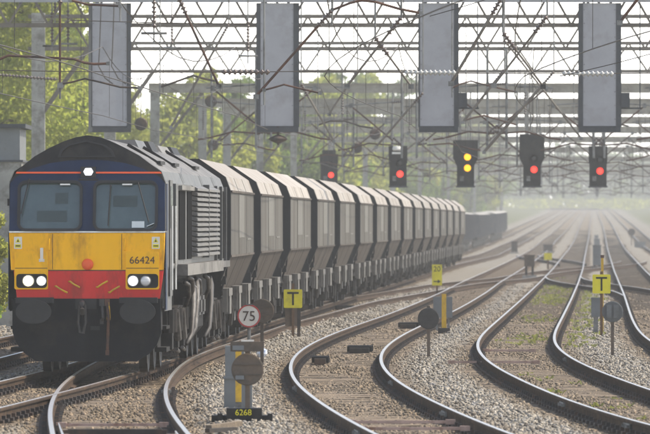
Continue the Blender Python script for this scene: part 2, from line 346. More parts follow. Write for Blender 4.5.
# ------------------------------------------------------------------ ground
def ground_material():
    m = bpy.data.materials.new('ground'); m.use_nodes = True; n = m.node_tree.nodes; l = m.node_tree.links
    bs = n['Principled BSDF']; bs.inputs['Roughness'].default_value = 0.92; bs.inputs['Specular IOR Level'].default_value = 0.2
    tc = n.new('ShaderNodeTexCoord')
    vo = n.new('ShaderNodeTexVoronoi'); vo.inputs['Scale'].default_value = 16.0; l.new(tc.outputs['Object'], vo.inputs['Vector'])
    no = n.new('ShaderNodeTexNoise'); no.inputs['Scale'].default_value = 1.3; no.inputs['Detail'].default_value = 8; l.new(tc.outputs['Object'], no.inputs['Vector'])
    at_ = n.new('ShaderNodeAttribute'); at_.attribute_name = 'zone'      # r = between the rails, g = off the ballast, b = weeds
    se = n.new('ShaderNodeSeparateColor'); l.new(at_.outputs['Color'], se.inputs[0])
    r1 = n.new('ShaderNodeValToRGB'); r1.color_ramp.elements[0].color = (0.11, 0.10, 0.08, 1); r1.color_ramp.elements[1].color = (0.30, 0.27, 0.225, 1)
    l.new(vo.outputs['Color'], r1.inputs[0])
    r2 = n.new('ShaderNodeValToRGB'); r2.color_ramp.elements[0].color = (0.08, 0.058, 0.036, 1); r2.color_ramp.elements[1].color = (0.25, 0.19, 0.12, 1)
    l.new(vo.outputs['Color'], r2.inputs[0])
    r3 = n.new('ShaderNodeValToRGB'); r3.color_ramp.elements[0].color = (0.05, 0.065, 0.02, 1); r3.color_ramp.elements[1].color = (0.15, 0.15, 0.06, 1)
    l.new(no.outputs['Fac'], r3.inputs[0])
    def mix(f, a, b):
        x = n.new('ShaderNodeMix'); x.data_type = 'RGBA'; l.new(f, x.inputs['Factor']); l.new(a, x.inputs[6]); l.new(b, x.inputs[7]); return x.outputs[2]
    c = mix(se.outputs[0], r1.outputs[0], r2.outputs[0]); 
    wm = n.new('ShaderNodeMath'); wm.operation = 'MULTIPLY'; l.new(se.outputs[2], wm.inputs[0])
    mr = n.new('ShaderNodeMapRange'); mr.inputs['From Min'].default_value = 0.48; mr.inputs['From Max'].default_value = 0.62; l.new(no.outputs['Fac'], mr.inputs['Value'])
    l.new(mr.outputs[0], wm.inputs[1])
    c = mix(wm.outputs[0], c, r3.outputs[0]); c = mix(se.outputs[1], c, r3.outputs[0])
    l.new(c, bs.inputs['Base Color'])
    bu = n.new('ShaderNodeBump'); bu.inputs['Distance'].default_value = 0.03; bu.inputs['Strength'].default_value = 0.8
    l.new(vo.outputs['Distance'], bu.inputs['Height']); l.new(bu.outputs[0], bs.inputs['Normal'])
    return m
M['ground'] = ground_material()

def track_dist(y, x):
    """distance of points (arrays) to the nearest track centre, and which one"""
    best = np.full(np.shape(x), 1e9); who = np.zeros(np.shape(x), int)
    for i, L in enumerate(MAIN + [LB]):
        if L is LB: ok = y < 150
        else: ok = np.ones(np.shape(x), bool)
        d = np.abs(x - np.interp(y, L.y, L.x)); d = np.where(ok, d, 1e9)
        s_ = d < best; best = np.where(s_, d, best); who = np.where(s_, i, who)
    return best, who
def ground_z(y, x):
    d, wh = track_dist(y, x)
    six = np.clip((d - 0.95) / 0.5, 0, 1)
    base = -0.212 + 0.05 * six + 0.02 * np.sin(x * 3.1 + y * 0.31) * np.cos(y * 0.17 - x * 1.7)
    xl = np.interp(y, LL.y, LL.x) - 2.6; xr = np.interp(y, LV.y, LV.x) + 2.8
    out = np.maximum(xl - x, x - xr)
    base = base + np.clip(out, 0, 14) * 0.055
    return base + terrain_np(y), d, wh, out
def make_ground():
    ys = np.concatenate([[-40, 10, 40], np.geomspace(70, 2700, 270)])
    u = np.concatenate([[-1, -.45, -.25, -.15, -.1], np.linspace(-.075, .075, 231), [.1, .15, .25, .45, 1]])
    rows = []
    for y in ys:
        yy = max(y, 70.0)
        x = np.where(np.abs(u) <= .0751, u * yy, np.sign(u) * (.075 * yy + (np.abs(u) - .075) / .925 * (600 - .075 * yy)))
        rows.append(x)
    X = np.array(rows); Y = np.repeat(ys[:, None], X.shape[1], 1)
    Z, d, wh, out = ground_z(Y, X)
    ny, nx = X.shape
    v = np.stack([X, Y, Z], -1).reshape(-1, 3)
    idx = np.arange(ny * nx).reshape(ny, nx)
    f = np.stack([idx[:-1, :-1], idx[:-1, 1:], idx[1:, 1:], idx[1:, :-1]], -1).reshape(-1, 4)
    me = bpy.data.meshes.new('ground'); me.from_pydata(v.tolist(), [], f.tolist())
    a = me.color_attributes.new('zone', 'FLOAT_COLOR', 'POINT')
    zr = np.clip(1.25 - d, 0, .5) / .5 * 0.85
    zg = np.clip(out / 1.2, 0, 1)
    zb = np.where((wh == 3) & (Y > 160) & (Y < 620), np.clip(1.1 - d, 0, .4) / .4, 0) * .8
    c = np.stack([zr, zg, zb, np.ones_like(zr)], -1).reshape(-1)
    a.data.foreach_set('color', c.astype(np.float32))
    me.polygons.foreach_set('use_smooth', [True] * len(me.polygons)); me.materials.append(M['ground'])
    o = link('ground', me); o['kind'] = 'structure'
make_ground()

# loose ballast stones, thrown over the foreground as real geometry
def make_stones():
    def band(y0, y1, dens):
        n = int(0.047 * (y1 ** 2 - y0 ** 2) * dens)
        y = np.sqrt(rng.uniform(y0 ** 2, y1 ** 2, n)); x = rng.uniform(-.047, .047, n) * y; return x, y
    parts = [band(80, 118, 85), band(118, 160, 50), band(160, 225, 20), band(225, 310, 6)]
    x = np.concatenate([p[0] for p in parts]); y = np.concatenate([p[1] for p in parts])
    z, d, wh, out = ground_z(y, x)
    keep = (np.abs(d - .7525) > .08) & (out < .6)
    # the rails so that the sleepers show
    keep &= (d > 1.25) | (rng.random(len(x)) < 0.62)
    x, y, z, d, wh = [q[keep] for q in (x, y, z, d, wh)]
    n = len(x)
    size = rng.uniform(.016, .033, n) * np.where(y > 170, 1.25, 1.0) * np.where(d < 1.2, .95, 1.0)
    base = np.array([[-1, -1, -1], [1, -1, -1], [1, 1, -1], [-1, 1, -1], [-1, -1, 1], [1, -1, 1], [1, 1, 1], [-1, 1, 1]], float) * .62
    v = base[None] + rng.uniform(-.34, .34, (n, 8, 3))
    v *= size[:, None, None] * rng.uniform(.65, 1.25, (n, 1, 3))
    a = rng.uniform(0, 6.283, n); b = rng.uniform(-.6, .6, n)
    ca, sa, cb, sb = np.cos(a)[:, None], np.sin(a)[:, None], np.cos(b)[:, None], np.sin(b)[:, None]
    vx, vy, vz = v[..., 0], v[..., 1], v[..., 2]
    vy, vz = vy * cb - vz * sb, vy * sb + vz * cb
    vx, vy = vx * ca - vy * sa, vx * sa + vy * ca
    v = np.stack([vx + x[:, None], vy + y[:, None], vz + (z + size * .25)[:, None]], -1).reshape(-1, 3)
    q = np.array([[0, 3, 2, 1], [4, 5, 6, 7], [0, 1, 5, 4], [1, 2, 6, 5], [2, 3, 7, 6], [3, 0, 4, 7]])
    f = (q[None] + (np.arange(n) * 8)[:, None, None]).reshape(-1, 4)
    me = bpy.data.meshes.new('ballast_stones')
    me.vertices.add(n * 8); me.vertices.foreach_set('co', v.astype(np.float32).ravel())
    me.loops.add(n * 24); me.loops.foreach_set('vertex_index', f.astype(np.int32).ravel())
    me.polygons.add(n * 6); me.polygons.foreach_set('loop_start', np.arange(0, n * 24, 4, dtype=np.int32))
    me.update(calc_edges=True)
    t = rng.random(n)[:, None]; light = np.array([.36, .325, .27]); mid = np.array([.27, .24, .195]); dark = np.array([.13, .112, .09])
    c = np.where(t < .22, dark, np.where(t < .6, mid, light)) * rng.uniform(.75, 1.2, (n, 1))
    blue = np.array([.25, .24, .225]); pick = (rng.random(n) < .22)[:, None]; c = np.where(pick, blue * rng.uniform(.6, 1.2, (n, 1)), c)
    tr = np.clip((1.45 - d) / .5, 0, 1)[:, None] * .88
    brown = np.array([.195, .152, .105]) * rng.uniform(.3, 1.6, (n, 1))
    c = c * (1 - tr) + brown * tr
    left = np.clip((-x + .5) / 3, 0, 1)[:, None] * .35                   # warmer stone on the left
    c = c * (1 - left) + left * c * np.array([1.06, .96, .82])
    ca_ = me.color_attributes.new('tint', 'FLOAT_COLOR', 'POINT')
    c4 = np.concatenate([c, np.ones((n, 1))], 1); ca_.data.foreach_set('color', np.repeat(c4, 8, 0).astype(np.float32).ravel())
    me.materials.append(M['stone'])
    o = link('ballast_stones', me); o['kind'] = 'stuff'
make_stones()

# ------------------------------------------------------------------ tracks
PROF = [(-.027, 0), (.027, 0), (.034, -.006), (.037, -.016), (.035, -.04), (.010, -.052), (.010, -.128), (.066, -.146), (.066, -.159), (-.066, -.159), (-.066, -.146), (-.010, -.128), (-.010, -.052), (-.035, -.04), (-.037, -.016), (-.034, -.006)]
def rail(line, off, y0, y1, parent, dz=0.0):
    ys = [y0]
    while ys[-1] < y1: ys.append(min(y1, ys[-1] + (2.0 if ys[-1] < 500 else 10.0)))
    mb = MB(); n = len(PROF); v = []
    for y in ys:
        p = line.P(y, off, dz); a = line.ang(y)
        for px, pz in PROF: v.append((p.x + px * math.cos(a), p.y - px * math.sin(a), p.z + pz))
    f = []; m = []
    for i in range(len(ys) - 1):
        for k in range(n):
            k2 = (k + 1) % n; f.append((i * n + k, i * n + k2, (i + 1) * n + k2, (i + 1) * n + k)); m.append(0 if k in (0,) else 1)
    f.append(tuple(range(n))); m.append(1); f.append(tuple((len(ys) - 1) * n + k for k in range(n))[::-1]); m.append(1)
    mb.v = v; mb.f = f; mb.m = m
    return mb.build('rail', [M['rail_top'], M['rail_side']], parent)

slp = MB()
prof = [(-1.3, -.12, 0), (1.3, -.12, 0)]
def rough_sleeper(seed):
    r = random.Random(seed); b = MB(); rings = []
    for i in range(6):
        x = -1.3 + 2.6 * i / 5
        w_ = .125 + r.uniform(-.012, .008); t = r.uniform(-.01, .006)
        rings.append([(x, -w_, -.13), (x, -w_, t - .012), (x, -w_ + .02, t), (x, w_ - .02, t), (x, w_, t - .012), (x, w_, -.13)])
    b.loft(rings, True, True); return b.mesh('sleeper', M['sleeper'])
SLEEPERS = [rough_sleeper(i) for i in range(4)]
chair_v = MB().box(-.14, .14, -.09, .09, -.175, -.135).box(-.10, -.05, -.04, .04, -.135, -.095).box(.05, .10, -.04, .04, -.135, -.095)

def track(name, line, y0, y1, s0=None, s1=None, s2=None, dz=0.0):
    """rails, single sleepers s0..s1, joined sleepers s1..s2, chairs under the rails"""
    t = empty(name, (0, 0, 0)); t['kind'] = 'structure'
    for off in (-.7525, .7525): rail(line, off, y0, y1, t, dz)
    if s0:
        y = s0; k = 0; ch = MB()
        far = MB()
        while y < s2:
            p = line.P(y, 0, -.196 + dz); a = line.ang(y)
            jit = random.uniform(-.02, .02)
            if y < s1 and k < 295:
                o = link('sleeper', SLEEPERS[k % 4], t, (p.x + random.uniform(-.03, .03), p.y, p.z + random.uniform(-.008, .004)), (0, random.uniform(-.006, .006), -a + jit)); k += 1
            elif y < 450 or random.random() > (y - 450) / 700:
                far.box(-1.3, 1.3, -.125, .125, -.13, 0, Matrix.Translation(p) @ Matrix.Rotation(-a, 4, 'Z'))
            if y < 330:
                for off in (-.7525, .7525):
                    q = line.P(y, off, dz)
                    T = Matrix.Translation(q) @ Matrix.Rotation(-a, 4, 'Z')
                    ch.add([T @ Vector(c) for c in chair_v.v], chair_v.f)
            y += .66
        if far.v: far.build('sleeper_row', M['sleeper'], t)['kind'] = 'stuff'
        ch.build('rail_chairs', M['iron'], t)['kind'] = 'stuff'
    # joint plates clamped to the rail sides
    return t
def fishplate(line, y, off, parent, dz=0.0):
    a = line.ang(y); T = Matrix.Translation(line.P(y, off, dz)) @ Matrix.Rotation(-a, 4, 'Z'); b = MB()
    for s in (-1, 1):
        b.box(s * .012, s * .042, -.45, .45, -.125, -.05, T)
        for q in (-.33, -.12, .12, .33): b.box(s * .042, s * .07, q - .025, q + .025, -.105, -.065, T)
    b.build('fishplate', M['galv'], parent)

tr_train = track('railway_track', LT, 74, 2390, 80, 122, 1150)
tr_left = track('railway_track', LL, 74, 2390, 128, 160, 1150)
tr_mid = track('railway_track', LM, 74, 2390, 80, 190, 1150)
tr_right = track('railway_track', LR, 74, 2390, 80, 200, 1150)
tr_side = track('railway_track', LS, 74, 2390, 135, 225, 1150)
tr_far = track('railway_track', LV, 74, 2390, 200, 225, 1150)
tr_branch = track('railway_branch', LB, 74, 470, 80, 116, 116.1, -.003)
for ln, par, y, off in ((LM, tr_mid, 114, -.7525), (LM, tr_mid, 118, .7525), (LM, tr_mid, 99, .7525), (LR, tr_right, 104, -.7525), (LR, tr_right, 138, .7525), (LR, tr_right, 93, -.7525), (LM, tr_mid, 90, -.7525),
                        (LB, tr_branch, 112, .7525)):
    fishplate(ln, y, off, par)
# switch blades and stretcher bars of the turnout in the left foreground
def blade(line, off0, off1, y0, y1, parent, dz=-.006):
    b = MB(); rings = []
    n = 14
    for i in range(n + 1):
        t = i / n; y = y0 + (y1 - y0) * t; p = line.P(y, off0 + (off1 - off0) * t, dz); w_ = .03 * (1 - .8 * t)
        rings.append([(p.x - w_, p.y, p.z - .14), (p.x + w_, p.y, p.z - .14), (p.x + w_, p.y, p.z), (p.x - w_, p.y, p.z)])
    b.loft(rings, True, True); b.build('switch_blade', [M['rail_top']], parent)
blade(LB, -.60, -.66, 76, 91.5, tr_branch); blade(LB, .62, .64, 76, 88, tr_branch)
def cross_rod(line, y, x0, x1, z, parent, m='rod', r=.018):
    b = MB(); p = line.P(y, x0, z); q = line.P(y, x1, z)
    b.bar(p, q, r * 2, r * 2)
    b.box(p.x - .06, p.x + .06, p.y - .05, p.y + .05, p.z - .03, p.z + .03); b.box(q.x - .06, q.x + .06, q.y - .05, q.y + .05, q.z - .03, q.z + .03)
    b.build('stretcher_bar', M[m], parent)
cross_rod(LB, 94.2, -.62, .62, -.10, tr_branch); cross_rod(LB, 89.0, -.62, .62, -.10, tr_branch)
cross_rod(LB, 89.0, -2.4, -.95, -.12, tr_branch); cross_rod(LB, 91.5, -.55, .55, -.12, tr_branch, 'iron', .04); cross_rod(LB, 87.3, -.55, .55, -.12, tr_branch, 'iron', .05)
cross_rod(LM, 95.5, -.6, .62, -.10, tr_mid); cross_rod(LM, 92.5, -.6, .62, -.10, tr_mid)
cross_rod(LR, 137.5, -1.3, .2, -.12, tr_right, 'rod', .02); cross_rod(LR, 150, -.6, .3, -.12, tr_right, 'rod', .02)
# crossovers laid across the main lines
XB = Line([(245, 10.2), (255, 10.5), (270, 10.75), (285, 10.5), (300, 9.95), (318, 9.75), (345, 10.5)], 248, 340, 8.0)
XC = Line([(430, 13.9), (470, 14.4), (500, 14.2), (530, 13.9), (570, 14.7)], 440, 560, 10.0)
for ln, a, b in ((XB, 250, 338), (XC, 442, 558)): track('crossover_track', ln, a, b, dz=-.004)

# ------------------------------------------------------------------ weeds between the right-hand rails
def make_weeds():
    v = []; f = []
    def tuft(x, y, h, n):
        z = float(ground_z(np.array([y]), np.array([x]))[0][0])
        for _ in range(n):
            a = random.uniform(0, 6.28); dx, dy = math.cos(a), math.sin(a); w_ = random.uniform(.01, .025); L = random.uniform(.03, .10); hh = h * random.uniform(.5, 1.1)
            bx, by = x + random.uniform(-.07, .07), y + random.uniform(-.07, .07); b = len(v)
            v.extend([(bx - dy * w_, by + dx * w_, z), (bx + dy * w_, by - dx * w_, z), (bx + dx * L + dy * w_, by + dy * L - dx * w_, z + hh), (bx + dx * L - dy * w_, by + dy * L + dx * w_, z + hh * .9)])
            f.append((b, b + 1, b + 2, b + 3))
    for _ in range(850):
        y = 160 + random.betavariate(1.4, 2.2) * 230; o = random.gauss(0, .38)
        if abs(o) > 1.1: continue
        c = math.sin(y * .13) + math.sin(y * .047 + 1) + random.gauss(0, .5)
        if c < .1: continue
        tuft(LR.X(y) + o, y, random.uniform(.04, .11), 6)
    for _ in range(25):
        y = random.uniform(92, 135); tuft(LR.X(y) + random.gauss(.1, .3), y, random.uniform(.03, .08), 7)
    for _ in range(160):
        y = random.uniform(155, 290); tuft(LR.X(y) + random.gauss(1.3, .25), y, random.uniform(.04, .10), 7)
    me = bpy.data.meshes.new('weeds'); me.from_pydata(v, [], f); me.materials.append(M['weed']); link('weeds', me)['kind'] = 'stuff'
make_weeds()

# ------------------------------------------------------------------ foliage
def crown_mesh(seed, W, H, base, leaf, n, m, lumps=16, flat=1.0):
    r = np.random.default_rng(seed); cs = []
    for i in range(lumps):
        t = (i + .5) / lumps; zc = base + (H - base) * (.08 + .84 * t)
        env = math.sin(math.pi * min(1, .18 + .80 * t)) ** .7
        a = r.uniform(0, 6.283); rad = W * .62 * env * math.sqrt(r.uniform(.05, 1))
        cs.append((rad * math.cos(a), rad * math.sin(a) * flat, zc, W * r.uniform(.26, .46) * (.55 + .45 * env)))
    cs = np.array(cs); wts = cs[:, 3] ** 2; wts /= wts.sum()
    k = r.choice(len(cs), n, p=wts)
    d = r.normal(size=(n, 3)); d /= np.linalg.norm(d, axis=1)[:, None]
    rad = cs[k, 3] * (r.uniform(.25, 1, n) ** .45) * (1 + r.normal(0, .10, n))
    p = cs[k, :3] + d * rad[:, None] * np.array([1, 1, .78])
    p = p[p[:, 2] > base * .6]; n = len(p)
    q = r.normal(size=(n, 3)); q /= np.linalg.norm(q, axis=1)[:, None]
    q2 = np.cross(q, r.normal(size=(n, 3))); q2 /= np.linalg.norm(q2, axis=1)[:, None]
    s = leaf * r.uniform(.55, 1.3, n)[:, None]
    v = np.stack([p - q * s, p + q2 * s * .5, p + q * s, p - q2 * s * .5], 1).reshape(-1, 3)
    me = bpy.data.meshes.new('crown'); me.from_pydata(v.tolist(), [], np.arange(4 * n).reshape(-1, 4).tolist())
    me.materials.append(m); return me, cs
def trunk_mesh(cs, base, H, r0, seed):
    r = random.Random(seed); b = MB(); lean = r.uniform(-.3, .3)
    top = Vector((lean, r.uniform(-.3, .3), H * .8)); mid = Vector((lean * .3, 0, H * .4))
    b.tube([(0, 0, -.4), (0, 0, .4), mid, top], r0, 7, r0 * .2)
    for c in cs[::2]:
        st = mid.lerp(top, max(0, min(1, (c[2] - H * .35) / (H * .55)))) if c[2] > base else Vector((0, 0, base * .7))
        st = st - Vector((0, 0, min(1.0, st.z * .2))); e = Vector(c[:3]); m_ = st.lerp(e, .5) + Vector((0, 0, .25))
        b.tube([st, m_, e], r0 * .32, 5, r0 * .07)
    return b.mesh('trunk', M['bark'], True)
KINDS = []; FARK = []
for i, (W, H, base, leaf, n, m, lumps) in enumerate([(3.8, 13.0, 2.0, .095, 25000, 'leaf_a', 26), (3.2, 11.0, 1.4, .095, 20000, 'leaf_c', 22), (3.6, 12.0, 1.6, .095, 20000, 'leaf_b', 24), (2.7, 9.0, 1.0, .095, 15000, 'leaf_a', 18), (2.9, 12.5, 3.0, .095, 17000, 'leaf_b', 20)]):
    me, cs = crown_mesh(100 + i, W, H, base, leaf, n, M[m], lumps); tm = trunk_mesh(cs, base, H, .24, i); KINDS.append((me, tm, H))
    me, cs = crown_mesh(140 + i, W, H, base * .6, .22, 4800, M[m], lumps); FARK.append((me, tm, H))
WORD = ['broad yellow-green tree', 'yellowish spring-leaved tree', 'mid green bushy tree', 'small yellow-green tree', 'tall narrow green tree']
tree_n = [0]
def tree(kind, x, y, s, place, group, z=None):
    me, tm, H = (KINDS if y < 420 else FARK)[kind]
    if 85 < 325 + x / y * F < 610: s = min(s, (.0190 * y + CAMH + random.uniform(-.9, .6) - terrain(y)) / H)
    zz = float(ground_z(np.array([y]), np.array([x]))[0][0]) if z is None else z
    t = thing('tree', WORD[kind] + ' ' + place, 'tree', (x, y, zz), random.uniform(0, 6.28), group)
    t.scale = (s, s, s * random.uniform(.93, 1.07))
    link('crown', me, t); link('trunk', tm, t)
    return t
LINESIDE = [(0, -11.9, 405, 1.15), (1, -13.2, 440, 1.1), (0, -12.4, 490, 1.12), (1, -12.2, 520, .84), (3, -12.6, 395, .78), (2, -13.6, 575, .88), (1, -10.4, 610, .80), (0, -9.6, 668, .80), (2, -6.9, 715, .82),
            (1, -5.2, 765, .86), (4, -4.0, 820, .86), (0, -3.0, 872, .80), (1, -1.2, 925, .88), (2, .4, 990, .84), (4, 2.2, 1050, .92), (1, 4.0, 1110, .86), (0, 5.8, 1180, .84), (2, 7.4, 1260, .98), (4, 9.6, 1345, .95),
            (1, 12.0, 1430, .95), (2, 14.5, 1530, 1.0), (0, 18.0, 1640, .95), (2, 22.5, 1780, 1.0), (1, 27.0, 1930, 1.0), (4, 32.0, 2100, 1.0)]
for i, (k, x, y, s) in enumerate(LINESIDE):
    y *= .678; s *= 1.05; x = min(x, LL.X(y) - 5.0 - random.random())
    near = 'behind the masts left of the line' if y < 400 else ('behind the hopper wagons' if y < 680 else 'fading into haze beyond the wagons')
    tree(k, x, y, s, near + ', ' + ORD[i] + ' along the left bank', 'trees along the left bank')
BACK = [(0, 300, -16, 1.15), (2, 330, -13.6, 1.2), (1, 365, -14.5, 1.15), (3, 350, -9.5, 1.0), (4, 395, -12.5, 1.1), (2, 430, -12.0, 1.2), (0, 455, -8.0, 1.0), (1, 480, -8.5, 1.15), (4, 520, -10, 1.1), (2, 560, -8, 1.1), (0, 610, -9, 1.1), (1, 650, -8, 1.15), (2, 700, -9, 1.1), (0, 760, -8, 1.1),
        (4, 830, -9, 1.15), (2, 900, -8, 1.1), (1, 980, -9, 1.15), (0, 1060, -8, 1.2), (2, 1150, -9, 1.2), (4, 1250, -8, 1.2), (0, 1360, -9, 1.2), (2, 1480, -8, 1.25), (1, 1620, -9, 1.3), (2, 1780, -9, 1.3)]
for i, (k, y, d, s) in enumerate(BACK):
    x = d - 1.0 + (0 if y < 400 else 0) if y < 400 else LL.X(y) + d - 2 - 2.5 * random.random()
    if y > 440: s *= 1.38
    tree(k, x, y, s, 'in the left back row, ' + ORD[i] + ' from the near end', 'trees in the back row on the left')
for i, (k, d, y, s) in enumerate([(3, 7.5, 900, .8), (1, 8.5, 1030, .85), (2, 8, 1180, .95), (0, 9, 1330, .95), (2, 10, 1500, 1.0)]):
    tree(k, LV.X(y) + d, y, s, 'on the hazy right bank, ' + ORD[i] + ' from the near end', 'trees along the right bank')

def bush(x, y, W, H, n, m, label, leaf=.055):
    me, cs = crown_mesh(int(x * 10 + y), W, H, .1, leaf, n, M[m], 12)
    z = float(ground_z(np.array([y]), np.array([x]))[0][0])
    t = thing('bush', label, 'bush', (x, y, z), 0, 'bushes beside the left track')
    link('foliage', me, t); b = MB()
    for c in cs[::2]: b.tube([(0, 0, -.2), Vector(c[:3]) * .5, c[:3]], .03, 5, .008)
    b.build('stem', M['bark'], t); return t
bush(-7.55, 170, 1.0, 3.1, 9000, 'leaf_c', 'tall yellow-green bush just left of the locomotive cab')
bush(-8.3, 190, 1.3, 3.3, 8000, 'leaf_a', 'yellow-green bush behind the tall one beside the left track')
bush(-7.35, 159, .75, 1.6, 6000, 'leaf_b', 'low dark green bush at the left edge below the yellow bush')
bush(-9.3, 212, 1.6, 3.8, 8000, 'leaf_c', 'wide spring-leaved bush below the grey cabin')

def woodland():
    r = np.random.default_rng(5); P = []
    n = 950
    x = r.uniform(-70, 330, n); y = 2440 + r.uniform(0, 200, n) ; h = r.uniform(17, 23.5, n) + 2.5 * np.sin(x * .05) 
    vs = []; k = 72
    for i in range(n):
        zt = terrain(y[i]) - .3
        d = r.normal(size=(k, 3)); d /= np.linalg.norm(d, axis=1)[:, None]
        c = np.array([x[i], y[i], zt + h[i] * .52]); p = c + d * np.array([3.8, 3.8, h[i] * .5]) * (r.uniform(.5, 1.05, (k, 1)))
        q = r.normal(size=(k, 3)); q /= np.linalg.norm(q, axis=1)[:, None]; q2 = np.cross(q, r.normal(size=(k, 3))); q2 /= np.linalg.norm(q2, axis=1)[:, None]
        s = r.uniform(.7, 1.5, (k, 1)); vs.append(np.stack([p - q * s, p + q2 * s * .6, p + q * s, p - q2 * s * .6], 1).reshape(-1, 3))
    # lighter scrub at the foot of the trees
    v = np.concatenate(vs); v[:, 2] = np.clip(v[:, 2], 5.0, 34.0)
    me = bpy.data.meshes.new('distant_woodland'); me.from_pydata(v.tolist(), [], np.arange(len(v)).reshape(-1, 4).tolist()); me.materials.append(M['leaf_b'])
    link('distant_woodland', me)['kind'] = 'stuff'
    vs = []
    for i in range(760):
        xx = r.uniform(-20, 240); yy = r.uniform(2200, 2420) if i < 500 else r.uniform(2418, 2440)
        if i < 500 and LL.X(min(yy, 2395)) - 4 < xx < LV.X(min(yy, 2395)) + 4: continue
        zt = terrain(yy); kk = 26; d = r.normal(size=(kk, 3)); d /= np.linalg.norm(d, axis=1)[:, None]
        p = np.array([xx, yy, zt + 1.3]) + d * np.array([2.2, 2.2, 1.5]); q = r.normal(size=(kk, 3)); q /= np.linalg.norm(q, axis=1)[:, None]
        q2 = np.cross(q, r.normal(size=(kk, 3))); q2 /= np.linalg.norm(q2, axis=1)[:, None]; s = r.uniform(.4, .8, (kk, 1))
        vs.append(np.stack([p - q * s, p + q2 * s * .6, p + q * s, p - q2 * s * .6], 1).reshape(-1, 3))
    v = np.concatenate(vs); me = bpy.data.meshes.new('distant_scrub'); me.from_pydata(v.tolist(), [], np.arange(len(v)).reshape(-1, 4).tolist()); me.materials.append(M['leaf_c'])
    link('distant_scrub', me)['kind'] = 'stuff'
woodland()
